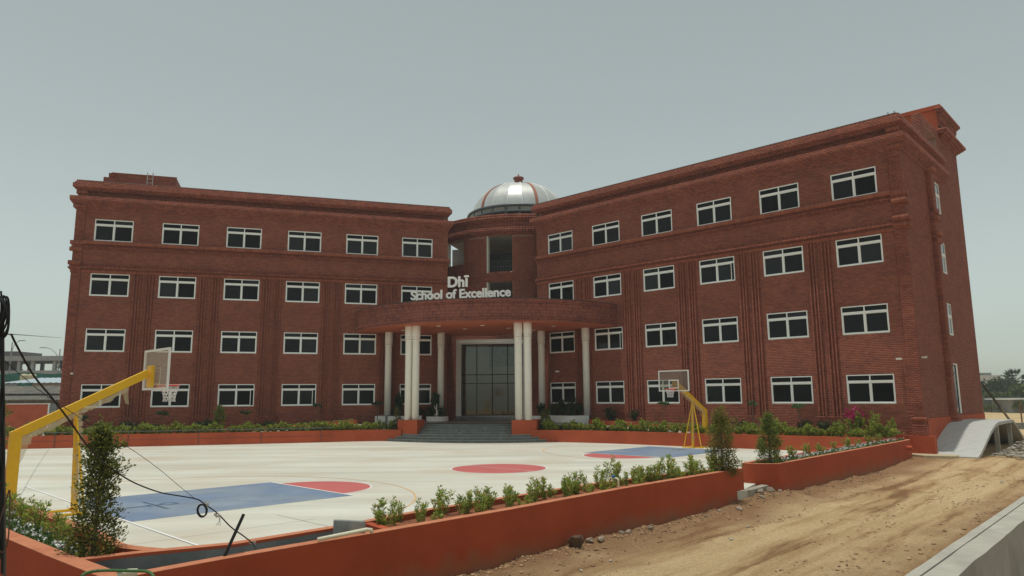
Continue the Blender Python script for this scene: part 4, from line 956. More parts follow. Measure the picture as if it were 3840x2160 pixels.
# ================================================================== RAMP
rm_ = thing('concrete_ramp', 'pale new concrete ramp rising to the side door, open underneath', 'ramp', FE.p(3, 1, 0))
def rpt(u, d, h): return FE.p(u, d, h)
prof = [(-.45,-.16),(.3,.0),(1.6,.42),(3.0,.86),(4.2,1.16),(5.2,1.28),(9.4,1.30)]
top = MB(); d0, d1 = .04, 2.15
for (a, ha), (b_, hb_) in zip(prof, prof[1:]):
    e0 = d1+(.0 if a > 0 else -.1); e1 = d1
    top.hexa([rpt(a,e1,ha-.16), rpt(a,d0,ha-.16), rpt(b_,d0,hb_-.16), rpt(b_,e1,hb_-.16), rpt(a,e1,ha), rpt(a,d0,ha), rpt(b_,d0,hb_), rpt(b_,e1,hb_)][:] if False else
             [rpt(a,d0,ha-.16), rpt(a,e1,ha-.16), rpt(b_,e1,hb_-.16), rpt(b_,d0,hb_-.16), rpt(a,d0,ha), rpt(a,e1,ha), rpt(b_,e1,hb_), rpt(b_,d0,hb_)])
pchild(top, 'deck', M_ramp, rm_)
bk_ = MB()
p2 = [(9.4,1.30),(10.4,1.0),(12.6,.05),(13.2,-.2)]
for (a, ha), (b_, hb_) in zip(p2, p2[1:]): bk_.hexa([rpt(a,d0,ha-.16), rpt(a,d1,ha-.16), rpt(b_,d1,hb_-.16), rpt(b_,d0,hb_-.16), rpt(a,d0,ha), rpt(a,d1,ha), rpt(b_,d1,hb_), rpt(b_,d0,hb_)])
pchild(bk_, 'rear_deck', M_conc, rm_)
for u in (5.2, 8.9): pchild(MB().hexa([rpt(u,1.9,-.4),rpt(u,2.1,-.4),rpt(u+.18,2.1,-.4),rpt(u+.18,1.9,-.4),rpt(u,1.9,1.14),rpt(u,2.1,1.14),rpt(u+.18,2.1,1.14),rpt(u+.18,1.9,1.14)]), 'post', M_conc, rm_)
pchild(MB().hexa([rpt(0.5,.06,-.4),rpt(.5,.2,-.4),rpt(12,.2,-.4),rpt(12,.06,-.4),rpt(3,.06,.7),rpt(3,.2,.7),rpt(12,.2,.7),rpt(12,.06,.7)]), 'back_support', M_concdark, rm_)
MB().bar(FE.p(13.95,.10,3.3), FE.p(10.3,2.05,.9), .10, .07).build('timber_prop', mat('old_timber', (.10,.07,.035), rough=.85), None, label='dark timber prop leaning on the corner of the stair tower beside the ramp', cat='prop')

# ================================================================== HOOPS
def hoop():
    h = thing('basketball_hoop', '', 'basketball hoop', (0,0,0), 0, 'basketball hoops at both ends of the court')
    # local: +x towards court centre, origin under the middle of the baseline
    m = MB(); m.box(-1.94,-1.72,-.11,.11,0,2.0); m.build('post', M_yellow, h)
    m = MB(); m.bar((-1.90,0,1.90), (1.0,0,3.42), .15, .20, up=(0,0,1)); m.build('arm', M_yellow, h)
    m = MB(); m.box(1.02,1.10,-.16,.16,3.05,3.62); m.build('mounting_plate', M_yellow, h)
    m = MB(); m.bar((-.45,0,.05), (-.62,0,2.48), .09, .09); m.build('strut', M_yellow, h)
    for s in (-1,1):
        m = MB(); m.tube([(-.40,s*.52,.05), (-.62,s*.02,2.42)], .028, 8); m.build('brace', M_yellow, h)
    m = MB(); m.bar((-1.95,-.45,.03), (-1.95,.45,.03), .07,.06); m.bar((-.42,-.62,.03), (-.42,.62,.03), .07,.06)
    for s in (-1,1): m.bar((-1.95,s*.4,.03), (-.42,s*.4,.03), .06,.055)
    m.build('base_frame', M_yellow, h)
    z0, z1 = 2.98, 4.07
    m = MB()
    for y in (-.88,.88): m.box(1.17,1.22,y-.028,y+.028,z0,z1)
    for z in (z0,z1-.055): m.box(1.172,1.218,-.852,.852,z,z+.055)
    bb = m.build('backboard', M_white, h)
    MB().box(1.19,1.202,-.852,.852,z0+.055,z1-.055).build('glass', M_board, bb)
    m = MB()
    for y in (-.27,.27): m.box(1.203,1.209,y-.028,y+.028,3.12,3.58)
    for z in (3.12,3.525): m.box(1.2035,1.2085,-.242,.242,z,z+.055)
    m.build('target_square', M_white, bb)
    m = MB(); cx = 1.20+.15+.225; n = 28
    m.tube([(cx+.225*math.cos(2*math.pi*i/n), .225*math.sin(2*math.pi*i/n), 3.10) for i in range(n+1)], .019, 6)
    m.box(1.21,1.38,-.07,.07,3.02,3.11); rim = m.build('rim', M_orange, h)
    m = MB(); k = 12
    lev = [(.225,3.09),(.205,2.98),(.175,2.90),(.155,2.82),(.145,2.74),(.150,2.66)]
    for j in range(len(lev)-1):
        for i in range(k):
            for s in (0,1):
                a0 = 2*math.pi*(i+.5*(j % 2))/k; a1 = 2*math.pi*(i+.5*(j % 2)+(.5 if s else -.5))/k
                (r0, za), (r1, zb) = lev[j], lev[j+1]
                m.tube([(cx+r0*math.cos(a0), r0*math.sin(a0), za), (cx+r1*math.cos(a1), r1*math.sin(a1), zb+.02*random.random())], .0085, 4, False)
    m.build('net', M_net, h)
    # torn film hanging from arm and post
    def rag(path, w0, seed):
        rr = random.Random(seed); mm = MB(); N_ = len(path)
        for i in range(N_-1):
            a = Vector(path[i]); b_ = Vector(path[i+1]); wa = w0*(1-.5*i/N_)*(.7+.6*rr.random()); 
            off = Vector((0,.03*(rr.random()-.5),0))
            mm.quad(a, b_, b_+Vector((0,0,-wa*(.6+.8*rr.random())))+off, a+Vector((0,0,-wa))+off)
        return mm
    pr = [(-1.86+.17*i, .085, 1.80+.0893*i) for i in range(15)]
    rag(pr, .20, 3).build('packing_film', M_film, h)
    rag([(-1.86+.17*i, -.085, 1.79+.0893*i) for i in range(15)], .16, 5).build('packing_film', M_film, h)
    m = MB(); rr = random.Random(8)
    for z in np.arange(.3, 2.3, .16):
        a = rr.random()*.05; m.quad((-.50-a-.03*z,.06,z), (-.36+a-.05*z,.07,z+.02), (-.38+a-.05*z,.075,z+.17), (-.52-a-.03*z,.05,z+.15))
        m.quad((-.50-a-.03*z,-.07,z), (-.38+a-.05*z,-.06,z+.03), (-.38+a-.05*z,-.075,z+.14), (-.50-a-.03*z,-.06,z+.15))
    m.build('packing_film', M_film, h)
    m = MB(); m.add([(-1.70,.09,1.95),(-1.35,.09,2.10),(-1.50,.10,1.78),(-1.62,.12,1.35),(-1.70,.09,1.2)], [(0,1,2),(0,2,3,4)]); m.build('packing_film', M_film, h); m = MB()
    m.add([(.42,.02,3.02),(.55,.03,3.05),(.56,.05,2.82),(.60,.06,2.6),(.52,.05,2.62),(.45,.04,2.78)], [(0,1,2,5),(2,3,4,5)]); m.build('packing_film', M_film, h)
    return h
h1 = hoop(); [setattr(c2, 'data', c2.data.copy()) or c2.data.materials.clear() or c2.data.materials.append(M_boardfilm) for c1 in h1.children if c1.name.startswith('backboard') for c2 in c1.children if c2.name.startswith('glass')]; ang = math.atan2(CX_.y, CX_.x)
p = CT-CX_*14.05; h1.location = (p.x, p.y, .004); h1.rotation_euler[2] = ang
h1['label'] = 'near left yellow basketball stand seen from behind with film shreds on its arm'
h2 = copy_tree(h1)
for c1 in h2.children:
    for c2 in c1.children:
        if c2.name.startswith('glass'): c2.data = c2.data.copy(); c2.data.materials.clear(); c2.data.materials.append(M_board)
if 1:
    p = CT+CX_*14.05; h2.location = (p.x, p.y, .004); h2.rotation_euler[2] = ang+math.pi
h2['label'] = 'yellow basketball stand at the far right end in front of the right wing'

# ================================================================== PLANTS
def leaves(pos, dirs, ln, wd, jitter=.5, fold=.25):
    """leaf quads: pos (n,3) base points, dirs (n,3) growth directions"""
    n = len(pos); d = dirs+rng.normal(0, jitter, (n,3)); d /= np.linalg.norm(d, axis=1)[:,None]+1e-9
    r = rng.normal(0,1,(n,3)); s = np.cross(d, r); s /= np.linalg.norm(s, axis=1)[:,None]+1e-9; up = np.cross(s, d)
    l = (ln*(.7+.6*rng.random(n)))[:,None]; w_ = (wd*(.7+.6*rng.random(n)))[:,None]
    a = pos; b = pos+d*l*.5+s*w_*.5+up*l*fold*.3; c = pos+d*l; e = pos+d*l*.5-s*w_*.5+up*l*fold*.3
    V_ = np.stack([a,b,c,e],1).reshape(-1,3); F_ = np.arange(4*n).reshape(-1,4); return V_, F_
def shrub_mesh(name, H, W, stems, per, ln, wd, m, seed, upright=1.0):
    """several thin stems set with short upright leaves"""
    rr = np.random.default_rng(seed); P = []; D = []; sm_ = MB()
    for k in range(stems):
        a = rr.random()*6.283; r = W*.5*math.sqrt(rr.random()); hh = H*(.65+.35*rr.random())*(1-.3*(r/(W*.5))**2)
        top = np.array([r*math.cos(a), r*math.sin(a), hh]); base = top*np.array([.25,.25,0])
        mid = (base+top)/2+rr.normal(0,.03,3)*H
        sm_.tube([base, mid, top], [.010*H+.002,.007*H+.001,.002], 4, False)
        t = rr.random(per)**.6; 
        q = np.where(t[:,None] < .5, base+(mid-base)*t[:,None]*2, mid+(top-mid)*(t[:,None]*2-1))
        ang_ = rr.random(per)*6.283; out = np.stack([np.cos(ang_), np.sin(ang_), np.full(per, upright)], 1)
        P.append(q+out*np.array([.02,.02,0])*H*rr.random((per,1))*2); D.append(out)
    V_, F_ = leaves(np.concatenate(P), np.concatenate(D), ln, wd, .45)
    return np_mesh(name, V_, F_, m), sm_.mesh(name+'_stems', M_bark)
def make_plant(name, label, cat, meshes, loc, sc=1.0, rz=0.0, group=None, extra=None):
    o = thing(name, label, cat, loc, rz, group); o.scale = (sc, sc, sc) if not isinstance(sc, tuple) else sc
    nm = ('foliage', 'stem', 'flowers')
    for me, nn in zip(meshes, nm):
        if me is not None: link(bpy.data.objects.new(nn, me), o)
    return o
shr = [shrub_mesh('shrub', 1, (.78,.42,.60,.40,.66,.50)[i], (11,5,8,4,9,6)[i], 54, .115, .036, M_ixora, 10+i) for i in range(6)]
def flower_mesh(n, H, W, sz, m, seed, hmin=.3):
    rr = np.random.default_rng(seed); P = []
    for k in range(n):
        a = rr.random()*6.283; r = W*.5*rr.random()**.5; P.append((r*math.cos(a), r*math.sin(a), H*(hmin+(1-hmin)*rr.random())))
    P = np.array(P); P = np.repeat(P, 5, 0)+rng.normal(0, sz*.35, (n*5,3))
    V_, F_ = leaves(P, np.tile([[0,0,1.]], (len(P),1)), sz, sz*.8, 1.2); return np_mesh('flowers', V_, F_, m)
redf = flower_mesh(9, .75, .6, .05, M_redfl, 3)
# row of shrubs in the front planter: (distance along wall from its end, height, width factor, colour words)
row = [(12.5,.62,.9,'lone shrub at the left end of the front planter soil'),(12.1,.50,.8,'second shrub from the left in the front planter, leaning pale'),
 (11.7,.44,.8,'third shrub from the left end of the front planter row'),(11.25,.60,1.0,'bushy red tipped shrub before the ochre court line'),(10.8,.48,1.0,'low leafy shrub right of the red tipped one'),
 (10.35,.62,1.0,'shrub with upright twigs just right of the ochre court line'),(9.85,.58,1.1,'broad shrub with coppery shoots in the front planter'),(9.3,.50,.9,'shrub with coppery top below the centre circle'),
 (8.75,.62,.9,'bronze shrub with pointed top before the court'),(8.3,.56,.9,'green shrub next to the bronze pointed one'),(7.8,.66,.8,'slender airy shrub with grey brown twigs'),(7.35,.62,.8,'light green shrub right of the airy one'),
 (6.85,.58,.9,'dense shrub with small red flowers left of the tap'),(6.3,.55,1.0,'bushy shrub just left of the white tap pipe'),(5.75,.72,.8,'tall thin shrub behind the white tap pipe'),(5.3,.66,.9,'tall shrub immediately right of the tap pipe'),
 (4.8,.56,.9,'middle sized shrub with yellowish tips right of the tap'),(4.3,.60,1.0,'two branched shrub past the tap on the planter'),(3.8,.66,.9,'shrub with copper shoot before the far red arc'),(3.35,.76,.8,'tall bright shrub in front of the far red arc'),
 (2.9,.68,1.0,'broad shrub below the far blue key'),(2.45,.74,.9,'tall fine leaved shrub below the far blue key'),(2.0,.66,.9,'shrub with dull red shoots near the planter end'),(1.6,.62,1.0,'shrub left of the right hand conical bush'),(1.2,.60,1.0,'last shrub touching the conical bush in the front planter')]
for i, (u, hh, wf, lab) in enumerate(row):
    q = lineP(-u+.18*math.sin(i*5.1), -.62-.14*math.sin(i*2.3)+(.15 if u < 2.5 else 0)); s = hh*(1.02+.22*math.sin(i*3.7))
    make_plant('shrub', lab, 'shrub', (*shr[i % 6], redf if i in (3,6,8,12,13,18) else None), (q[0], q[1], .44), (s*wf*1.05, s*wf*1.05, s), random.random()*6, 'shrubs in the front planter')
for i in range(13):
    u = 12.0-i*.88+.2*math.sin(i*4); q = lineP(-u, -.82-.05*math.cos(i)); s = .44+.13*math.sin(i*2.1)
    near = ['lone left shrub','second left shrub','red tipped shrub','upright twigged shrub','coppery shrub','bronze shrub','airy grey brown shrub','red flowered shrub','garden tap','tall thin shrub','yellow tipped shrub','two branched shrub','tall bright shrub'][i]
    make_plant('shrub', 'smaller back row shrub standing behind the '+near, 'shrub', (*shr[(i*5+3) % 6], None), (q[0], q[1], .46), (s*1.2, s*1.2, s*1.15), i*1.9, 'shrubs in the front planter')
# low red flowering cushions between them
for i, (u, v, s, lab) in enumerate([(11.6,-.35,.30,'small low cushion of red flowers near the cross wall'),(10.5,-.36,.36,'low red flowered cushion left part of the planter'),(9.2,-.36,.36,'low red flowered cushion in mid planter edge'),(7.0,-.36,.42,'rounded dark cushion with red flowers left of tap'),(6.2,-.38,.36,'dark rounded cushion beside the tap pipe'),(4.9,-.38,.38,'dark green cushion right of the tap pipe'),(3.0,-.40,.40,'dense green cushion on the planter edge'),(2.2,-.40,.38,'green cushion close to the planter end'),(1.4,-.36,.40,'green cushion at the foot of the conical bush')]):
    q = lineP(-u, v); make_plant('flower_cushion', lab, 'shrub', (*shr[(i+2) % 6], redf), (q[0], q[1], .42), (s*1.5, s*1.5, s), i, 'low flowering cushions in the front planter')
for i, (x, y, hh, lab) in enumerate([(-10.1,14.3,.78,'green shrub far left behind the hanging cables'),(-9.1,13.35,.74,'bright green shrub right of the hanging cables'),(-8.45,12.85,.66,'leafy shrub in front of the yellow stand post'),(-7.95,12.3,.74,'bushy shrub between stand post and conical bush'),(-7.4,11.85,.56,'small shrub with reddish leaves left of the conical bush'),(-6.95,11.35,.50,'thin young shrub touching the conical bush'),(-11.2,15.3,.8,'shrub at the left picture edge of the corner planter'),(-6.0,10.12,.28,'tuft of broad leaves at the foot of the conical bush')]):
    make_plant('shrub', lab, 'shrub', (*shr[i % 6], None), (x, y, .44), (hh*1.05, hh*1.05, hh), i*1.7, 'shrubs in the left corner planter')
for i in range(9):
    u = 1.6+i*1.45; q = (8.3+.68*u-.55, 22.71+.733*u+.75)
    nm = ['yellow green shrub nearest the curved planter end','second yellow green shrub behind white flowers','third shrub with orange young leaves','bushy lime shrub mid right planter','fifth shrub with coppery shoots in the right planter','lime shrub right of the middle of the right planter','shrub with brownish tips in the right planter','tall loose shrub near the far end of the right planter','last shrub at the far end of the right planter'][i]
    make_plant('shrub', nm, 'shrub', (*shr[(i*5+1) % 6], None), (q[0], q[1], .45), (.62,.62,.50+.06*(i % 3)), i, 'shrubs in the right planter')
# conical trees
def cone_tree(H, W, n, seed, m, spikes=0, taper=.62, ln=.062):
    rr = np.random.default_rng(seed); P = []; D = []; wood = MB()
    wood.tube([(0,0,0),(.01,.0,H*.5),(0,.01,H*.95)], [.035,.022,.006], 6)
    clumps = int(n/26)
    for k in range(clumps):
        t = rr.random()**1.1; z = H*(.03+.95*t)
        env = W*.5*(.10+.90*(1-t)**taper)*(.55+.45*math.sin(min(1, t*6+.35)*1.57)); a = rr.random()*6.283
        r = env*(.45+.62*rr.random())*(1+.22*math.sin(3*a+6*t+seed))
        c = np.array([r*math.cos(a), r*math.sin(a), z]); wood.tube([(0,0,max(.02,z-.12*H*.4)), c], [.006,.002], 3, False)
        cnt = 26; g_ = rr.normal(0, .055*H*.6, (cnt,3)); P.append(c+g_); o_ = np.array([math.cos(a), math.sin(a), .55]); D.append(np.tile(o_, (cnt,1)))
    for k in range(spikes):
        a = rr.random()*6.283; z = H*(.62+.2*rr.random()); L_ = W*(.42+.28*rr.random())
        tip = np.array([L_*math.cos(a), L_*math.sin(a), z+.12]); wood.tube([(0,0,z-.08), tip], [.008,.003], 4, False)
        q = np.linspace(.3,1,60)[:,None]; P.append(np.array([0,0,z-.08])+(tip-np.array([0,0,z-.08]))*q+rr.normal(0,.03,(60,3))); D.append(np.tile([math.cos(a),math.sin(a),.7], (60,1)))
    V_, F_ = leaves(np.concatenate(P), np.concatenate(D), ln, ln*.42, .6)
    return np_mesh('foliage', V_, F_, m), wood.mesh('trunk', M_bark)
def cone_thing(mesh, label, loc, sc=1, rz=0):
    o = thing('conical_bush', label, 'bush', loc, rz, 'conical bushes in the planters'); o.scale = (sc,)*3
    link(bpy.data.objects.new('foliage', mesh[0]), o); link(bpy.data.objects.new('trunk', mesh[1]), o); return o
cone_thing(cone_tree(1.95, .72, 6600, 3, M_cone, 10, ln=.056, taper=1.0), 'tall dark conical bush with stray side shoots in the near left corner', (-5.93,10.42,.42))
M_cone2 = leaf_mat('cone_leaf_bronze', (.07,.095,.022), (.27,.27,.045), hi=(.36,.20,.07))
M_cone3 = leaf_mat('cone_leaf_fresh', (.06,.11,.025), (.21,.26,.045), hi=(.42,.44,.09))
cone_thing(cone_tree(1.95, .86, 5600, 8, M_cone2, 5), 'loose olive bronze conical bush at the right end of the front planter', (6.02,20.95,.44))
cone_thing(cone_tree(1.72, .86, 7000, 12, M_cone3, 3, ln=.055, taper=.75), 'neat green conical bush with yellow top on the curved planter', (8.25,23.35,.45))
# ground cover with white flowers
def cover(name, label, poly_pts, n, zb, hmax, seed, fl=120, flm=M_whitefl, m=M_cover, ln=.05):
    rr = np.random.default_rng(seed); P = []
    for k in range(n):
        a, b_ = poly_pts; t = rr.random(); u = rr.random(); p0 = np.array(a[0])*(1-t)+np.array(a[1])*t; p1 = np.array(b_[0])*(1-t)+np.array(b_[1])*t
        q = p0*(1-u)+p1*u; hh = hmax*(.45+.55*abs(mn.noise((q[0]*2.2, q[1]*2.2, 2)))*2)*rr.random()**.5; P.append((q[0], q[1], zb+min(hh, hmax)))
    P = np.array(P); V_, F_ = leaves(P, np.tile([[0,0,.8]], (n,1)), ln, ln*.5, .8)
    o = link(bpy.data.objects.new(name, np_mesh(name, V_, F_, m)), None, label=label, cat='ground cover', kind='stuff')
    if fl:
        idx = rr.choice(n, fl); Q = P[idx]; Q[:,2] = zb+hmax*(.75+.35*rr.random(fl)); Q = np.repeat(Q, 4, 0)+rng.normal(0,.012,(fl*4,3))
        V_, F_ = leaves(Q, np.tile([[0,0,1.]], (len(Q),1)), .04, .035, 1.0)
        link(bpy.data.objects.new('flowers', np_mesh('flowers', V_, F_, flm)), o, kind='stuff')
    return o
cover('flowering_ground_cover', 'low green ground cover dotted with white flowers along the left corner wall', (((-11.5,15.1),(-5.95,10.12)), ((-11.0,15.55),(-6.3,10.85))), 9000, .45, .17, 5, 170)
cover('flowering_ground_cover', 'low green ground cover with many white flowers along the right planter edge', (((8.35,22.95),(18.6,34.3)), ((8.2,23.35),(18.2,34.5))), 13000, .46, .22, 6, 230)
def bay_words(u, wing):
    k = int((u+.9)//WS); x = u-k*WS
    nth = ['first','second','third','fourth','fifth','sixth'][min(max(k,0),5)]
    sl = ['just left of','below the left corner of','below the left pane of','below the middle bar of','below the right pane of','below the right corner of']
    m_ = min(7, int((x+.9)/(WS/8)))
    if m_ < 6: return '%s the %s window column, %s' % (sl[m_], nth, wing)
    return '%s of the ribs after window column %s, %s' % (('at the left', 'at the right')[m_-6], nth, wing)
# hedges of the back planters: each bush is a thing
hed = [shrub_mesh('bush', 1, 1.15, 14, 48, .17, .08, M_hedge, 40+i, .8) for i in range(5)]
hedd = [shrub_mesh('bush', 1, 1.05, 12, 34, .15, .07, M_dark, 50+i, .8) for i in range(3)]
for i in range(62):
    u = -12.05+i*.511; d = dof(u)-.45-.35*random.random(); s = .52+.2*random.random()
    if u > 19.2: continue
    make_plant('hedge_bush', ('hedge bush '+bay_words(u, 'left wing') if u > -1 else 'hedge bush number %s outward from the left end of the building' % (['one','two','three','four','five','six','seven','eight','nine','ten','eleven','twelve','thirteen','fourteen','fifteen','sixteen','seventeen','eighteen','nineteen','twenty','twenty one','twenty two','twenty three'][min(22, int(round((-1-u)/.511)))])), 'bush', (hed[i % 5][0], None), FL.p(u, d, .6), (s*1.1, s*1.1, s*(1.05 if i % 4 else 1.35)), random.random()*6, 'hedge bushes before the left wing')
dofr = lambda u: float(np.interp(u, [3.3,6,8.9,11.6,15.8,20,23.4], [5.9,4.9,4.35,4.15,3.75,3.3,2.9]))
for i in range(38):
    u = 4.0+i*.511; d = dofr(u)-.45-.35*random.random(); s = .50+.18*random.random()
    make_plant('hedge_bush', 'hedge bush '+bay_words(u, 'right wing'), 'bush', (hed[(i*2+1) % 5][0], None), FR.p(u, d, .6), (s*1.1, s*1.1, s*(1.0 if i % 3 else 1.4)), random.random()*6, 'hedge bushes before the right wing')
# darker bushes against the walls
for i, (fr, u, d, hh, wd_, lab) in enumerate([(FL,3.2,.7,.75,1.5,'dark bush under the first brick rib group of the left wing'),(FL,4.4,.8,.6,1.1,'dark low bush right of the first ribs, left wing'),(FL,7.6,.7,.85,1.3,'dark bush under the second rib group of the left wing'),(FL,11.3,.7,.6,1.4,'dark bush under the third rib group of the left wing'),(FL,14.2,.8,.55,1.6,'low dark bush under the fourth ribs, left wing'),(FL,15.6,.8,.5,1.4,'low dark bush left of the porch'),
    (FR,5.9,.8,.95,1.2,'dark bush with white blossom beside the right outer column'),(FR,7.5,.7,.85,1.0,'dark bush under the second window of the right wing'),(FR,14.8,.8,.55,1.2,'round dark bush behind the far basketball post'),(FR,18.2,.6,.60,1.1,'dark bush left of the ribs near the bougainvillea'),(FR,19.4,.6,.60,1.2,'dark bush under the last rib group of the right wing')]):
    make_plant('dark_bush', lab, 'bush', (hedd[i % 3][0], None), fr.p(u, d, .72 if fr is FL else .85+(.3 if u < 8 else 0)), (wd_*.85, wd_*.85, hh), i, 'dark bushes against the brick walls')
# strap leaved plants along the right bed
def strap_mesh(n, H, W, seed, m=M_strap):
    rr = np.random.default_rng(seed); mb_ = MB()
    for k in range(n):
        a = rr.random()*6.283; r0 = W*.5*rr.random()**.5; x, y = r0*math.cos(a), r0*math.sin(a); b_ = rr.random()*6.283; L_ = H*(.6+.5*rr.random()); w_ = .018+.012*rr.random()
        px, py = -math.sin(b_)*w_, math.cos(b_)*w_; p = [(x+math.cos(b_)*L_*q*q*.55, y+math.sin(b_)*L_*q*q*.55, L_*(q-.35*q*q)*1.2) for q in (0,.4,.75,1.0)]
        for j in range(3):
            k0, k1 = (1, .9, .6, .1)[j], (1, .9, .6, .1)[j+1]
            mb_.quad((p[j][0]-px*k0, p[j][1]-py*k0, p[j][2]), (p[j][0]+px*k0, p[j][1]+py*k0, p[j][2]), (p[j+1][0]+px*k1, p[j+1][1]+py*k1, p[j+1][2]), (p[j+1][0]-px*k1, p[j+1][1]-py*k1, p[j+1][2]))
    return mb_.mesh('strap_leaves', m)
stm = [strap_mesh(46, .42, .55, 70+i) for i in range(3)]
for i in range(34):
    u = 8.5+i*.511; hb_ = float(np.interp(u, [4.6,10,16,23.2], [1.27,1.02,.86,.78])); dd_ = float(np.interp(u, [4.6,10,16,23.2], [1.6,1.5,1.2,.7]))-.3
    if u > 23: break
    make_plant('strap_plant', 'strap leaf tuft '+bay_words(u, 'right wing'), 'plant', (stm[i % 3], None), FR.p(u, dd_, hb_-.08), (.85,.85,.8), i, 'strap leaved tufts along the right wing')
for i in range(10):
    u = 12.3+i*.511; hb_ = float(np.interp(u, [12.5,17.3], [.97,1.27]))
    make_plant('strap_plant', 'dark strap leaf tuft '+bay_words(u, 'left wing'), 'plant', (stm[i % 3], None), FL.p(u, 1.1, hb_-.1), (.8,.8,.6), i, 'strap leaved tufts along the left wing')
# frangipani: bare stem with a rosette crown
def frangipani(H, W, seed, m, nl=110):
    rr = np.random.default_rng(seed); wood = MB(); P = []; D = []
    lean = rr.normal(0,.06,2); top = np.array([lean[0], lean[1], H*.62]); wood.tube([(0,0,0),(lean[0]*.2,lean[1]*.2,H*.3), top], [.035,.028,.022], 6)
    for k in range(7):
        a = 6.283*k/7+rr.random()*.5; e = top+np.array([math.cos(a)*W*.3, math.sin(a)*W*.3, H*.2*(.6+.6*rr.random())]); wood.tube([top, e], [.016,.010], 5)
        c = nl//7; ang_ = rr.random(c)*6.283; D.append(np.stack([np.cos(ang_), np.sin(ang_), .35+.3*rr.random(c)], 1)); P.append(np.tile(e, (c,1))+rr.normal(0,.02,(c,3)))
    V_, F_ = leaves(np.concatenate(P), np.concatenate(D), W*.27, W*.10, .25, .4); return np_mesh('crown', V_, F_, m), wood.mesh('trunk', M_bark)
def young_tree(fr, u, d, hb_, H, W, lab, seed, m=M_dark, nl=130):
    o = thing('young_tree', lab, 'tree', fr.p(u, d, hb_), 0, 'young trees by the brick walls'); me = frangipani(H, W, seed, m, nl)
    link(bpy.data.objects.new('crown', me[0]), o); link(bpy.data.objects.new('trunk', me[1]), o)
young_tree(FL, .55, 1.9, .55, 1.35, .75, 'small dense round tree between the two left window columns', 1, M_dark, 260)
young_tree(FL, 5.1, 1.6, .7, 1.45, .80, 'small round topped tree below the hoop net', 2, M_dark, 280)
young_tree(FL, 10.0, 1.2, .85, 1.25, .75, 'thin small tree right of the slim conical shrub', 3, M_dark)
young_tree(FL, 14.7, 1.2, 1.0, 1.6, .70, 'tall stemmed young tree below the fourth ground floor window', 4, M_dark)
young_tree(FL, 18.7, 1.5, 1.2, 1.5, .75, 'young tree below the fifth ground floor window', 5, M_dark, 200)
M_fr = leaf_mat('frangipani_leaf', (.06,.13,.05), (.13,.22,.09))
young_tree(FR, 9.9, 1.0, 1.0, 1.55, .75, 'slender young tree behind the far hoop net', 6, M_fr)
young_tree(FR, 15.6, .9, .9, 1.75, .55, 'young tree with pink blossom behind the front conical bush', 7, M_fr)
young_tree(FR, 18.2, .8, .85, 1.55, .70, 'slender young tree on a curved stem below the fifth window', 8, M_fr)
# slim conical shrub by left wing, sapling by the pier, bush right of right pier
o = cone_thing(cone_tree(1.75, .75, 2600, 21, M_cone3, 1, ln=.09), 'slim olive conical shrub before the second rib group of the left wing', FL.p(8.6, 2.9, .62)); 
o = cone_thing(cone_tree(1.5, .55, 1500, 22, M_cone2, 0, ln=.09), 'slim grey green sapling beside the left entrance pier', E2(-4.9, 6.2, .62))
o = cone_thing(cone_tree(1.3, 1.1, 2600, 23, M_cone, 0, ln=.08), 'dense dark bush just right of the right entrance pier', E2(5.1, 5.9, .65))
# bougainvillea and neighbours
bg_o = make_plant('bougainvillea', 'bougainvillea with magenta blossom under the last window of the right wing', 'bush', (hed[1][0], None), FR.p(20.9, .75, .82), (.85,.85,1.15), 0)
V_, F_ = leaves(np.random.default_rng(4).normal(0,1,(260,3))*np.array([.27,.2,.13])+np.array([0,0,.80]), np.tile([[0,0,.5]], (260,1)), .10, .09, 1.0)
link(bpy.data.objects.new('blossom', np_mesh('blossom', V_, F_, M_magenta)), bg_o)
make_plant('tall_shrub', 'tall light green shrub right of the bougainvillea', 'shrub', (*shr[2], None), FR.p(21.9, .7, .8), (.95,.95,1.2), 1)
make_plant('tall_shrub', 'sparse shrub with pale stalks near the right wing corner', 'shrub', (shr[4][0], shr[4][1]), FR.p(22.7, .8, .8), (.7,.7,.9), 2)
make_plant('rusty_shrub', 'leggy shrub with rusty leaves right of the second right window', 'shrub', (shrub_mesh('shrub', 1, 1.6, 14, 16, .07, .035, M_bare, 90)[0], shr[1][1]), FR.p(9.2, .8, 1.0), (1.0,1.0,.95), 0)
make_plant('rusty_shrub', 'thin rusty leaved shrub behind the hoop braces', 'shrub', (shrub_mesh('shrub', 1, 1.6, 14, 16, .07, .035, M_bare, 91)[0], shr[3][1]), FR.p(11.1, .8, .95), (.9,.9,.85), 0)
# porch plants
tall = [strap_mesh(60, 1.35, .9, 80+i, M_dark) for i in range(2)]; tallb = shrub_mesh('bush', 1, .8, 14, 60, .14, .07, M_dark, 95)
for i, (l, s, hh, lab) in enumerate([(-6.7,2.6,1.0,'dark leafy shrub beside the left outer column'),(-6.2,2.7,1.9,'tall dark climbing plant left of the front columns'),(-5.5,2.4,.9,'dark bushes behind the left front columns'),(-4.9,2.0,.8,'low dark plants under the left porch window'),(-4.3,1.6,1.0,'dark plants left of the inner column'),(-3.7,1.9,2.0,'tall dark plant in the left round planter'),(-3.2,1.8,1.0,'dark shrub in front of the left inner column'),
                              (3.9,1.2,1.0,'dark shrub behind the right front columns'),(4.9,1.5,1.2,'dark broad leaved plant right of the inner column'),(5.5,1.8,1.3,'tall dark plants under the right porch window'),(6.1,1.9,1.7,'tallest dark plant under the right porch window'),(6.7,1.7,1.0,'dark plant left of the right outer column')]):
    make_plant('porch_plant', lab, 'plant', (tallb[0] if i % 2 else tall[i % 2], tallb[1]), E2(l, s, 1.42), (.8,.8,hh*(1 if i % 2 else .8)), i, 'dark plants in the porch')
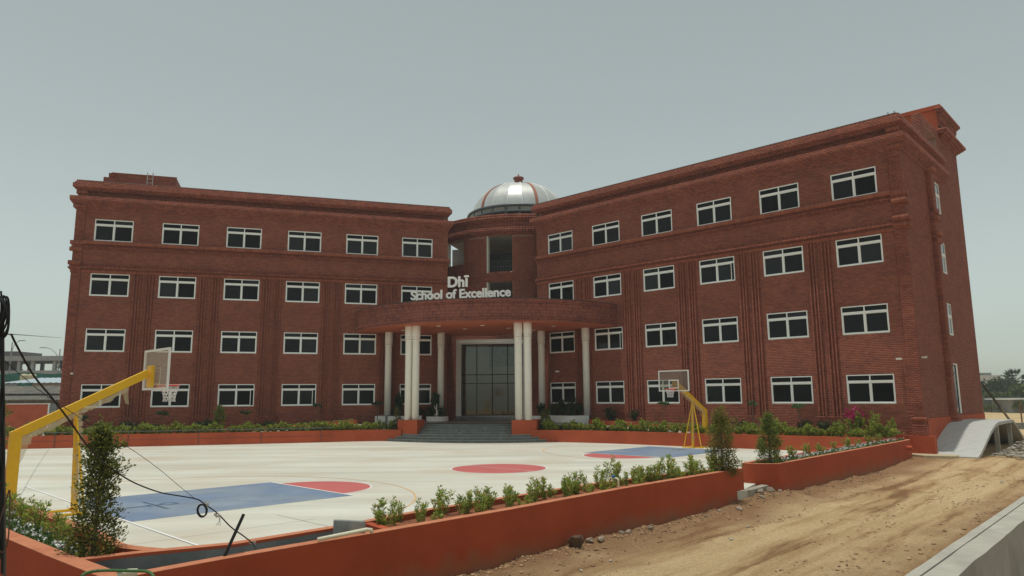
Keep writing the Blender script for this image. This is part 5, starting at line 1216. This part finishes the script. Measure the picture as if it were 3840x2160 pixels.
mfig = MB(); q = E2(-3.45, 2.35)
mfig.tube([(q[0],q[1],1.42),(q[0]+.03,q[1],1.75),(q[0]-.03,q[1],2.0),(q[0]+.02,q[1],2.3)], [.05,.07,.035,.03], 7)
mfig.tube([(q[0],q[1],1.9),(q[0]-.14,q[1],2.05),(q[0]-.18,q[1],2.2)], [.03,.025,.02], 6); mfig.tube([(q[0],q[1],1.7),(q[0]-.12,q[1],1.55),(q[0]-.16,q[1],1.45)], [.03,.025,.02], 6)
mfig.build('driftwood', M_white, None, label='pale bare branch ornament standing in the left round planter', cat='ornament', smooth=True)

# ================================================================== SMALL THINGS
def cctv(loc, rz, lab):
    o = thing('security_camera', lab, 'camera', loc, rz, 'white security cameras on the brick walls')
    MB().box(-.045,.045,-.30,-.05,-.05,.05).build('body', M_white, o); MB().box(-.03,.03,-.055,0,-.03,.03).build('bracket', M_white, o); MB().tube([(0,-.30,0),(0,-.315,0)], .035, 10).build('lens', M_black, o)
aR_, aL_ = R_(-43.344), R_(17.498)
cctv(FR.p(23.2,.03,4.5), aR_+R_(-60), 'white security camera on the right wing front near its corner')
cctv(FE.p(.35,.03,4.55), aR_+R_(70), 'white security camera on the end wall of the right wing')
cctv(FR.p(.9,.03,4.55), aR_+R_(-50), 'white security camera above the porch window right of the entrance')
cctv(FL.p(-.62,.11,4.45), aL_+R_(40), 'white security camera at the far left corner of the left wing')
# tap with blue valve
o = thing('garden_tap', 'cream pipe tap with a blue valve on the front planter edge', 'tap', (*lineP(-6.02,-.26), .5))
MB().tube([(0,0,-.1),(0,0,.28),(-.02,.02,.31),(-.16,.16,.31)], .024, 8).build('pipe', M_pvc, o); MB().box(-.14,-.06,.05,.13,.33,.37).build('valve', mat('blue_plastic', (.03,.16,.40)), o)
# slab of stone standing in the trench, pipe lying along it
sl_ = MB(); a = Vector((-2.87,11.80)); b_ = Vector((-2.34,11.66)); n_ = Vector((-.02,-.05))
sl_.prism([(a.x,a.y),(a.x+n_.x,a.y+n_.y),(b_.x+n_.x,b_.y+n_.y),(b_.x,b_.y)], .02, .80)
so_ = sl_.build('stone_slab', mat('slate_slab', (.30,.32,.30), rough=.8, var=.25, scale=4, bump=.6, bscale=7, col2=(.22,.235,.225)), None, label='rough grey stone slab standing upright in the cement trench', cat='slab')
bv = so_.modifiers.new('bevel', 'BEVEL'); bv.width = .02; bv.segments = 2
MB().tube([(-3.98,10.0,.45),(-3.78,10.28,1.12)], .022, 8).build('iron_rod', M_rubber, None, label='black iron rod leaning up out of the trench', cat='rod')
def ray_pt(px, py, dep):
    """world point at a pixel of a 2576 px wide copy of the photograph, dep metres in front"""
    x = (px-1288)*3840/2576/2655.24; y = -(py-724.5)*3840/2576/2655.24
    d = _r2*x+_u2*y+_f; d = d*(dep/d.y); return (d.x, d.y, d.z+2.7)
MB().tube([ray_pt(800,1357,10.93), ray_pt(865,1344,11.22), ray_pt(922,1332,11.5), ray_pt(934,1333,11.55), ray_pt(935,1341,11.55)], .03, 10).build('plastic_pipe', M_pvc, None, label='cream plastic pipe resting against the stone slab on the trench wall', cat='pipe', smooth=True)
# cables
def cable(pts, r, name, lab, n=6, m=M_rubber):
    return MB().tube(smooth_pts([ray_pt(*p) for p in pts], 5), r, n).build(name, m, None, label=lab, cat='cable', smooth=True)
cable([(28,840,6.0),(45,875,6.1),(85,945,6.5),(130,1000,7.0),(180,1065,7.5),(215,1115,8.0),(262,1165,8.6),(285,1182,8.8),(335,1213,9.2),(400,1238,9.6),(455,1248,9.9),(496,1256,10.1),(517,1270,10.2),(548,1292,10.3),(580,1325,10.4),(612,1348,10.5),(636,1368,10.6),(650,1392,10.4)], .0088, 'overhead_cable', 'thick black cable sagging from the left pole to the trench wall')
cable([(12,908,6.0),(60,950,6.4),(110,990,6.9),(200,1050,8.0),(260,1092,8.6),(330,1130,9.1),(400,1180,9.6),(450,1222,9.9),(492,1256,10.1)], .004, 'thin_wire', 'thin steel wire running above the thick sagging cable', 4)
def loop(c, rx, rz_, dep, r, k, nm, lab, tilt=0):
    pts = []
    for j in range(k*20+1):
        a = 2*math.pi*j/20; e = 1-.06*(j//20)
        x = rx*e*math.cos(a); z = rz_*e*math.sin(a); p = Vector(ray_pt(c[0], c[1], dep+.01*(j//20)*1.5)); pts.append(p+Vector((x*math.cos(tilt)-z*math.sin(tilt), .015*math.sin(a*.7)+.02*(j//20), x*math.sin(tilt)+z*math.cos(tilt))))
    return MB().tube(pts, r, 6).build(nm, M_rubber, None, label=lab, cat='cable', smooth=True)
loop((507,1285), .066, .088, 10.15, .0085, 3, 'cable_coil', 'small black coil of spare cable hanging from the knot in mid span', .3)
m = MB(); rr = random.Random(5)
for c, dp in (((519,1270),10.2), ((545,1294),10.3), ((636,1366),10.6)):
    for k in range(14):
        a = Vector(ray_pt(c[0]+rr.uniform(-6,6), c[1]+rr.uniform(-5,5), dp)); m.tube([a, a+Vector((rr.uniform(-.03,.03), rr.uniform(-.02,.02), rr.uniform(-.03,.03)))], .007, 4)
for k in range(3):
    a = Vector(ray_pt(548+4*k, 1296, 10.3)); m.tube([a, a+Vector((.03-.02*k,0,-.07)), a+Vector((-.02+.01*k,0,-.14))], .003, 4)
m.build('cord_knot', mat('pale_cord', (.45,.43,.38)), None, label='pale cord knots tying the black cable', cat='cord')
PD = 5.4; pa = Vector(ray_pt(11,1440,PD)); pb = Vector(ray_pt(6,740,PD))
def pole_x(z): return pa.x+(z-pa.z)*(pb.x-pa.x)/(pb.z-pa.z)          # it leans a little to the left
pole = thing('cable_pole', 'thin dark pole wrapped in black cables at the left picture edge', 'pole', (pole_x(-.5), PD, -.5))
m = MB(); m.tube([(pole_x(-.6),PD,-.6),(pole_x(3.5),PD,3.5)], .012, 8); pchild(m, 'post', mat('rusty_steel', (.10,.085,.07), rough=.7), pole)
for k in range(4):
    rr = random.Random(k); pts = [(pole_x(z)+rr.uniform(-.006,.006)+.010*math.sin(z*2.2+k*.9), PD-.02+rr.uniform(-.012,.012), z) for z in np.arange(1.62-.05*k, 3.55, .16)]
    pchild(MB().tube(pts, .0075, 5), 'cable', M_rubber, pole)
cc_ = Vector(ray_pt(3,800,PD))
for k in range(5):
    rr = random.Random(30+k); pts = []; rx = .040+.005*k+rr.random()*.010; rz2 = .135+.006*k+rr.random()*.02
    for j in range(33):
        a = 2*math.pi*j/32; pts.append((cc_.x+.012+rx*math.cos(a)+.01*math.sin(2*a+k), PD-.06+.012*k, cc_.z+rz2*math.sin(a)+.01*math.cos(3*a+k)))
    pchild(MB().tube(pts, .0072, 5), 'coil', M_rubber, pole)
lx, lz = pole_x(1.55), ray_pt(11,1330,PD)[2]
pchild(MB().tube(smooth_pts([(lx+.005,PD-.03,lz+.28),(lx-.04,PD-.03,lz+.05),(lx-.045,PD-.03,lz-.10),(lx,PD-.03,lz-.16),(lx+.03,PD-.03,lz-.10),(lx+.03,PD-.03,lz+.05),(lx+.01,PD-.03,lz+.28)],4), .005, 5), 'loop', mat('brown_wire', (.12,.07,.05)), pole)
cable([(30,842,6.0),(60,843,20),(156,850,60)], .01, 'thin_wire', 'faint thin wire crossing the sky left of the building', 4, M_darksteel)
# green strap and pink pipe end at the lower edge
m = MB(); pts = smooth_pts([ray_pt(205,1449,8.3), ray_pt(222,1440,8.4), ray_pt(260,1435,8.5), ray_pt(330,1436,8.45), ray_pt(372,1438,8.35), ray_pt(388,1452,8.25)], 5); m.tube(pts, .017, 6)
m.build('green_hose', mat('green_hose', (.06,.15,.05), rough=.5), None, label='green hose lying over the corner of the front planter wall', cat='hose', smooth=True)
m = MB().tube([ray_pt(295,1450,8.5), ray_pt(322,1441,8.55), ray_pt(345,1440,8.6)], .045, 10); m.build('plastic_pipe', M_pvc, None, label='cream pipe end lying in the trench corner under the green hose', cat='pipe', smooth=True)
MB().tube([FR.p(23.35, 2.4, .28), FR.p(23.9, 2.4, .28)], .10, 14).build('drain_pipe', M_red, None, label='short red drain pipe sticking out of the planter near the ramp', cat='pipe')
# cement patch at the end of the right planter
MB().prism([(19.2,33.9),(20.4,33.4),(21.0,34.2),(20.6,35.6),(19.4,36.0),(18.9,35.2)], -.35, -.10).build('cement_patch', mat('cement_patch', (.50,.42,.27), rough=.9, var=.1), None, kind='structure')
# pale concrete wall along the road, near right
cw_ = thing('concrete_wall', 'thick grey concrete wall with a grooved top at the lower right', 'wall', (*lineP(-6,7.3), 0))
for v0, v1, nm, m_, z in ((7.25,7.37,'back_edge',M_conc,.80),(7.385,7.66,'front_edge',M_conc,.795)):
    mb_ = MB(); n = 60; us = np.linspace(-24, 6, n)
    for i in range(n-1):
        a, b_ = us[i], us[i+1]; j0, j1 = (.012*mn.noise((a*2,v1,0)), .012*mn.noise((b_*2,v1,0))) ; k0 = .03*mn.noise((a*1.3,9,0)); k1 = .03*mn.noise((b_*1.3,9,0))
        if v0 < 7.3: k0 = k1 = 0
        mb_.prism([lineP(a,v0+j0), lineP(a,v1+k0), lineP(b_,v1+k1), lineP(b_,v0+j1)], -.6, z)
    pchild(mb_, nm, m_, cw_)
mb_ = MB(); mb_.prism([lineP(-24,7.36), lineP(-24,7.60), lineP(6,7.60), lineP(6,7.36)], -1.4, .775); pchild(mb_, 'core', M_concdark, cw_)
mb_ = MB(); mb_.prism([lineP(-24,7.58), lineP(-24,7.648), lineP(6,7.648), lineP(6,7.58)], -1.4, .72); pchild(mb_, 'face', M_concdark, cw_)
cb = thing('chamber_box', 'small concrete chamber box with a stony lid beside the concrete wall', 'chamber', (*lineP(-8.6,6.95), -.25))
MB().box(-.30,.30,-.28,.28,-.1,.28).build('box', M_conc, cb); MB().box(-.34,.34,-.31,.31,.28,.34).build('lid', M_stonew, cb); cb.rotation_euler[2] = R_(47)
# ---------------------------------------------------------------- stones
def rock_mesh(seed, m, flat=.65):
    bm = bmesh.new(); bmesh.ops.create_icosphere(bm, subdivisions=2, radius=1)
    cuts = [Vector(rng.normal(0,1,3)).normalized() for _ in range(9)]
    for v in bm.verts:
        k = 1+.35*mn.noise(v.co*1.3+Vector((seed*7,0,0)))+.18*mn.noise(v.co*3+Vector((0,seed,0)))
        for c_ in cuts:
            dd_ = v.co.dot(c_)
            if dd_ > .62: v.co = v.co-c_*(dd_-.62)
        v.co = Vector((v.co.x*k, v.co.y*k*.8, v.co.z*k*flat))
    me = bpy.data.meshes.new('rock'); bm.to_mesh(me); bm.free(); me.materials.append(m); return me
rocks = [rock_mesh(i, M_stone) for i in range(5)]; rockw = [rock_mesh(9+i, M_stonew) for i in range(2)]
M_clod = mat('brown_rock', (.13,.082,.055), rough=.95, var=.4, scale=4, bump=.6, bscale=12)
cl = rock_mesh(20, M_clod, 1.2)
def rock(me, x, y, s, lab, rz=0, grp=None, ry=0, bury=.35):
    o = bpy.data.objects.new('rock', me); o.location = (x, y, dirt_h(x, y)+s*bury); o.scale = (s, s, s); o.rotation_euler = (ry, 0, rz); link(o, None, lab, 'rock', grp)
q = lineP(-8.35,.30); rock(cl, q[0], q[1], .18, 'big upright brown rock leaning against the front planter wall', .5, None, .2, .7)
for i, (u, v, s, lab) in enumerate([(-7.85,.25,.11,'brown rock just right of the big upright rock'),(-7.6,.36,.12,'grey brown flat rock right of the big upright one'),(-6.6,.20,.09,'grey stone at the wall foot below the tap'),(-6.3,.16,.11,'reddish stone at the wall foot, mid wall'),(-5.6,.3,.09,'pinkish flat stone at the wall foot'),(-3.0,.35,.07,'pale stone near the right part of the wall foot'),(-2.2,.30,.08,'light grey stone near the wall end'),(-1.5,.55,.11,'flat brown stone near the wall end'),(.5,.25,.16,'brown stone in the heap before the court opening'),(1.1,.30,.17,'largest stone of the heap before the court opening'),(1.5,.15,.14,'pinkish stone leaning on the curved planter'),(1.9,.25,.10,'small stone at the right of the opening heap'),(.1,.5,.10,'small brown stone at the left of the opening heap')]):
    q = lineP(u, v); rock(rocks[i % 5], q[0], q[1], s, lab, i*1.3, 'stones along the foot of the planters')
for i, (u, v, s, lab) in enumerate([(-5.2,2.1,.05,'pale flat stone lying on the road, centre'),(-8.6,1.3,.05,'white stone left on the road near the wall'),(-9.6,1.35,.05,'white pebble pair at the lower road edge'),(-3.3,1.6,.05,'whitish stone on the road below the wall end'),(11.0,4.6,.10,'grey stone far right on the road'),(-7.5,5.3,.06,'pale stone before the concrete wall'),(-9.0,4.9,.05,'small pale stone low right on the road')]):
    q = lineP(u, v); rock(rockw[i % 2], q[0], q[1], s, lab, i, 'pale stones on the dirt road')
# gravel and clods that cannot be counted
mbv = []; rr = np.random.default_rng(11); base = np.array([(-1,-1,-.5),(1,-1,-.6),(1,1,-.5),(-1,1,-.6),(-.7,-.6,.6),(.6,-.7,.7),(.7,.6,.5),(-.6,.7,.6)])
for k in range(5200):
    z = rr.random()
    if z < .42: u, v = rr.uniform(-16,12), abs(rr.normal(0,.45))+.02
    elif z < .72: u, v = rr.uniform(-16,3), 7.1-abs(rr.normal(0,.9))
    else:
        u, v = rr.uniform(-16,16), rr.uniform(0,7)
        if mn.noise((u*.5, v*1.5, 6)) < .12: continue
    q = lineP(u, v); s = .008+.02*rr.random()**3*(1.6 if z < .72 else .9)
    a = rr.random()*6.28; c_, s_ = math.cos(a), math.sin(a); b_ = base*(1+.3*rr.normal(0,1,(8,3)))*s
    b_ = np.stack([b_[:,0]*c_-b_[:,1]*s_, b_[:,0]*s_+b_[:,1]*c_, b_[:,2]*.7], 1)+np.array([q[0], q[1], dirt_h(q[0], q[1])+s*.3]); mbv.append(b_)
for k in range(3600):          # crumbs along the edges of the wheel ruts
    c_ = (1.6, 2.5, 3.3, 3.9, 4.6, 5.7)[rr.integers(6)]; u = rr.uniform(-14, 15)
    if mn.noise((u*.35, c_*3, 8)) < .08: continue
    v = c_-.35*mn.noise((u*.12, 7, 1))+rr.normal(0,.13)+.2; q = lineP(u, v); s = .008+.022*rr.random()**2.5; a = rr.random()*6.28; cc0, ss0 = math.cos(a), math.sin(a)
    b_ = base*(1+.3*rr.normal(0,1,(8,3)))*s; mbv.append(np.stack([b_[:,0]*cc0-b_[:,1]*ss0, b_[:,0]*ss0+b_[:,1]*cc0, b_[:,2]*.7], 1)+np.array([q[0], q[1], dirt_h(q[0], q[1])+s*.25]))
n = len(mbv); BF6 = np.array([(0,3,2,1),(4,5,6,7),(0,1,5,4),(1,2,6,5),(2,3,7,6),(3,0,4,7)])
link(bpy.data.objects.new('gravel', np_mesh('gravel', np.concatenate(mbv), (BF6[None]+8*np.arange(n)[:,None,None]).reshape(-1,4), mat('gravel', (.34,.22,.125), rough=.95, island=.5))), None, label='loose gravel and clods scattered on the dirt road', cat='gravel', kind='stuff')
# rubble right of the ramp
mbv = []
for k in range(900):
    a, d = rr.uniform(1.5, 14), 2.3+abs(rr.normal(0,1.6)); s = .03+.11*rr.random()**2.5; p = FE.p(a, d, 0); hh = -.2+.35*math.exp(-((d-2.8)/1.2)**2)*math.exp(-((a-9)/5)**2)*rr.random()
    b_ = base*(1+.35*rr.normal(0,1,(8,3)))*s*np.array([1,1,.5]); mbv.append(b_+np.array([p[0], p[1], hh]))
n = len(mbv)
link(bpy.data.objects.new('rubble', np_mesh('rubble', np.concatenate(mbv), (BF6[None]+8*np.arange(n)[:,None,None]).reshape(-1,4), mat('rubble_grey', (.36,.33,.28), rough=.95, island=.45))), None, label='grey broken rubble heaped beside and under the ramp', cat='rubble', kind='stuff')

# ================================================================== BACKGROUND, RIGHT
def gz(x, y): return -.3
sand = MB().prism([(40,48),(110,48),(210,135),(70,135),(30,80),(27,58)], -.34, -.18); sand.build('sand', mat('sand', (.52,.38,.20), rough=.95, var=.12, scale=.5, col2=(.44,.30,.15)), None, kind='structure')
cwl = thing('compound_wall', 'grey precast concrete compound wall beyond the sand on the right', 'wall', (80,118,0))
for i in range(30):
    x = 68+i*2.4
    for j in range(6): pchild(MB().box(x+.06, x+2.34, 118+.02*(j % 2), 118.06+.02*(j % 2), -.3+j*.42, -.3+j*.42+.405), 'panel', M_concdark, cwl)
    pchild(MB().box(x-.07, x+.07, 117.93, 118.12, -.3, 2.3), 'post', M_concdark, cwl)
sh = thing('shed', 'low grey shed with a flat white roof on the right behind the sand', 'shed', (85,112,-.3))
MB().box(-7,16,0,5,0,2.15).build('wall', mat('grey_render', (.30,.31,.30), rough=.9, var=.12), sh); MB().box(-7.8,17,-.9,5.4,2.15,2.33).build('roof', M_white, sh); MB().box(-3.3,-1.6,-.03,.02,.9,1.6).build('window', M_black, sh)
M_far = mat('far_white_wall', (.62,.62,.55), rough=.8, var=.05)
fb = thing('far_building', 'small cream building above the trees at the right', 'building', (131,196,0))
MB().box(-9,3.2,0,10,0,7.9).build('wall', M_far, fb); MB().box(-3.5,1.2,1,6,7.9,8.6).build('water_tank', M_concdark, fb)
for x in (-3.4,-.6): MB().box(x,x+1.6,-.06,.04,4.6,6.3).build('window', M_black, fb)
def far_tree(x, y, H, W, n, lab, m, seed, ln=.5, grp='trees beyond the compound wall'):
    rr = np.random.default_rng(seed); o = thing('tree', lab, 'tree', (x, y, -.3), 0, grp); tr_ = MB(); tr_.tube([(0,0,0),(.1,0,H*.35),(0,.1,H*.6)], [W*.035,W*.028,W*.015], 6)
    P = []; D = []
    for k in range(int(n/30)):
        a = rr.random()*6.283; b_ = rr.random()*1.57; r = W*.5*(.45+.55*rr.random()); c = np.array([r*math.cos(a)*math.cos(b_), r*math.sin(a)*math.cos(b_), H*.45+H*.5*math.sin(b_)*(.6+.4*rr.random())-.1*H*rr.random()])
        tr_.tube([(0,0,H*.4), c], [W*.010, W*.004], 3, False); P.append(c+rr.normal(0, W*.065, (30,3))); D.append(np.tile([math.cos(a), math.sin(a), .6], (30,1)))
    V_, F_ = leaves(np.concatenate(P), np.concatenate(D), ln, ln*.6, .9); link(bpy.data.objects.new('crown', np_mesh('crown', V_, F_, m)), o); tr_.build('trunk', M_bark, o)
T = far_tree
T(95,140,5.5,8.5,2600,'dark spreading tree right beside the stair tower',M_tree,1); T(97,141,6.1,8,2400,'taller dark tree in the middle of the right group',M_tree,2); T(89,139,4.8,7,1800,'dark tree partly hidden by the stair tower',M_tree,3)
T(103,142,4.8,7,1600,'lower dark tree left of the palm',M_tree,4); T(93.5,131,4.3,8,2400,'round bright green tree at the right picture edge',M_tree2,5); T(88,132,3.0,6,1200,'low bright bush under the dark trees',M_tree2,6); T(101,136,4.6,8,2000,'tree at the far right edge of the picture',M_tree2,7)
T(78.6,111,2.0,2.6,500,'green bush growing before the shed',M_tree2,8,.25,'bushes before the compound wall'); T(76.5,115,1.3,3.0,400,'dry low bush before the compound wall',M_tree2,9,.25,'bushes before the compound wall'); T(79.9,110.5,1.1,1.8,300,'small grey green bush right of the shed window',M_tree,10,.2,'bushes before the compound wall')
def palm(x, y, H, lab, seed, R0=2.6):
    rr = np.random.default_rng(seed); o = thing('palm_tree', lab, 'palm', (x, y, -.3), 0); MB().tube([(0,0,0),(.1,0,H*.5),(0,0,H)], [.28,.2,.18], 7).build('trunk', M_bark, o); cr_ = MB()
    for k in range(20):
        a = rr.random()*6.283; el = rr.uniform(-.4,1.3); d = np.array([math.cos(a)*math.cos(el), math.sin(a)*math.cos(el), math.sin(el)]); c = np.array([0,0,H])+d*R0*.55
        for j in range(9):
            b_ = (j-4)*.26; s = np.array([-math.sin(a), math.cos(a), 0]); u_ = d*math.cos(b_)+s*math.sin(b_); tip = c+u_*R0*.55*(1-.02*j); w_ = np.cross(u_, d+np.array([.1,.2,.3])); w_ = w_/np.linalg.norm(w_)*.20
            cr_.add([c-w_, c+w_, tip], [(0,1,2)])
        cr_.tube([(0,0,H), c], .03, 3, False)
    cr_.build('crown', M_tree, o)
palm(105.5,150,5.9,'fan palm rising above the trees at the right', 4)
MB().tube([(45.2,64,-.3),(45.2,64,2.1)], .06, 7).build('post', mat('rust_post', (.18,.10,.04)), None, label='thin rusty post standing in the sand at the right edge', cat='post')
blk = thing('block_stack', 'stack of grey concrete blocks on the ground at the right edge', 'block stack', (41.8,60,-.3))
for i in range(9):
    for j in range(3): MB().box(i*.62, i*.62+.6, 0, .3, j*.22, j*.22+.2).build('block', M_concdark, blk)
# ================================================================== BACKGROUND, LEFT
def ub_(px, dep): return (px-1288)/1781*dep
yard = thing('boundary_wall', 'red painted boundary wall with white trim left of the building', 'wall', (-50, 70, 0))
pchild(MB().box(-58,-45.3,70,70.2,-.3,2.44), 'panel', M_red, yard); pchild(MB().box(-58,-45.3,69.95,70.25,2.44,2.52), 'coping', M_white, yard); pchild(MB().box(-45.15,-44.5,69.9,70.1,-.3,2.44), 'end_panel', M_concdark, yard); pchild(MB().box(-45.3,-45.15,69.9,70.05,-.3,2.5), 'trim', M_white, yard); pchild(MB().box(-44.5,-38,70.3,70.5,-.3,2.4), 'panel', M_red, yard)
pchild(MB().bar((-45.1,69.6,-.1),(-43.9,69.7,2.1),.12,.05), 'prop', M_white, yard)
s2 = thing('long_shed', 'old shed with two rows of grey corrugated sheet roofing at the left', 'shed', (-70, 84, 0))
pchild(MB().box(-80,-44,86,90,-.3,3.4), 'wall', M_concdark, s2)
def corr(x0, x1, y0, y1, z0, z1, m_, nm, par, pitch=.35, amp=.07):
    n = int((x1-x0)/pitch*4); mb_ = MB()
    for i in range(n):
        a, b_ = x0+(x1-x0)*i/n, x0+(x1-x0)*(i+1)/n; za, zb = amp*math.sin(a/pitch*2*math.pi), amp*math.sin(b_/pitch*2*math.pi)
        mb_.quad((a,y0,z0+za),(b_,y0,z0+zb),(b_,y1,z1+zb),(a,y1,z1+za))
    return pchild(mb_, nm, m_, par)
M_asb = mat('asbestos_sheet', (.20,.19,.165), rough=.95, var=.3, scale=1.2, col2=(.12,.115,.10))
corr(-80,-43,84,87,2.9,3.6,M_asb,'roof_sheet',s2); corr(-80,-43,86,90,3.65,4.6,M_asb,'roof_sheet',s2)
ws = thing('white_shed', 'white shed with a pale blue sheet roof behind the corrugated shed', 'shed', (-70,98,0))
pchild(MB().box(-66,-44,98,104,-.3,5.2), 'wall', M_far, ws); corr(-69,-43,96,104,5.2,6.1,mat('blue_sheet', (.42,.50,.55), rough=.5),'roof',ws,.8,.04); pchild(MB().box(-69,-67,96.5,96.7,-.3,5.2), 'post', M_steel, ws)
gn = thing('net_fence', 'green shade net fence stretched behind the white shed', 'fence', (-75,112,0))
mb_ = MB()
for i in range(44):
    a, b_ = -95+i*1.2, -95+(i+1)*1.2; mb_.quad((a,112+.15*math.sin(a),-.3),(b_,112+.15*math.sin(b_),-.3),(b_,112+.15*math.sin(b_*1.3),7.1+.15*math.sin(b_*.8)),(a,112+.15*math.sin(a*1.3),7.1+.15*math.sin(a*.8)))
pchild(mb_, 'net', mat('green_net', (.018,.15,.11), rough=.8, var=.25, scale=.8), gn)
tk = thing('water_tanks', 'pair of cream water tanks on the roof before the green net', 'tank', (-73.4,108,5.9))
for x in (-74.0,-72.8): pchild(MB().lathe([(.5,5.9),(.55,5.95),(.55,6.6),(.45,6.8),(.2,6.85)], 14, (x,108,0)), 'tank', mat('cream_plastic', (.62,.58,.38)), tk)
cf = thing('unfinished_building', 'unfinished concrete frame building with open upper floor at the far left', 'building', (-90,130,0))
M_cf = mat('far_concrete', (.38,.39,.38), rough=.9, var=.08)
pchild(MB().box(-120,-66,130,142,7.55,8.3), 'deck', M_cf, cf); pchild(MB().box(-120,-66,130,142,10.1,10.95), 'beam', M_cf, cf); pchild(MB().box(-120,-66,133,141,-.3,7.55), 'lower_wall', M_cf, cf)
for x in (-90.9,-88.4,-84.4,-79.0,-72.0): pchild(MB().box(x,x+.55,130.4,131.0,8.3,10.1), 'column', M_cf, cf); pchild(MB().box(x-4.6,x-4.1,140,140.6,8.3,10.1), 'column', M_cf, cf)
pchild(MB().box(-120,-92.5,134,134.2,8.3,10.1), 'infill', M_black, cf); pchild(MB().box(-110,-91.5,131,138,10.95,11.9), 'upper_room', mat('dark_render', (.12,.11,.11)), cf)
def street_lamp(x, y, H, sgn, lab):
    o = thing('street_lamp', lab, 'street lamp', (x, y, -.3), 0, 'street lamps at the far left'); MB().tube([(0,0,0),(.1,0,H)], [.14,.08], 7).build('pole', M_steel, o)
    MB().tube(smooth_pts([(.1,0,H*.82),(sgn*.9,0,H*.93),(sgn*2.6,0,H*1.0),(sgn*4.4,0,H*1.02)], 4), .05, 5).build('arm', M_steel, o); MB().box(sgn*4.9-.5,sgn*4.9+.5,-.1,.1,H*1.02-.05,H*1.02+.06).build('lamp_head', M_steel, o)
street_lamp(-73.5,115,11.4,-.55,'street lamp beside the building edge, arm pointing left'); street_lamp(-83.5,118,12.8,.35,'street lamp nearest the left picture edge')
T(-110.8,160,9.5,10,1200,'bare brownish tree seen through the concrete frame',M_tree2,31,.5,'far trees at the left'); T(-108.8,165,9.0,8,1400,'green tree seen through the concrete frame',M_tree,32,.5,'far trees at the left')
palm(-99.6,158,9.6,'small palm beside the building edge at the left', 9, 2.2)
# small tree at the very left by the red wall
cone_thing(cone_tree(2.2, 1.2, 1800, 33, M_cone2, 5, ln=.10), 'loose yellowish bush at the left edge before the red boundary wall', (-27.6,38.4,.1), 1.2)
MB().prism([(-70,44),(-30,40),(-29,60),(-40,69.8),(-75,69.8)], -.25, .03).build('yard', M_conc, None, kind='structure')

# ================================================================== HAZE
hz_mat = bpy.data.materials.new('haze'); hz_mat.use_nodes = True; hn = hz_mat.node_tree.nodes; hn.clear()
pv = hn.new('ShaderNodeVolumePrincipled'); pv.inputs['Density'].default_value = .0007; pv.inputs['Color'].default_value = (.93,.96,.97,1); pv.inputs['Anisotropy'].default_value = .2
ho = hn.new('ShaderNodeOutputMaterial'); hz_mat.node_tree.links.new(pv.outputs[0], ho.inputs['Volume'])
MB().box(-140, 150, -5, 215, -1.8, 24).build('haze', hz_mat, None, kind='stuff', label='pale dust haze hanging over the whole place', cat='haze')
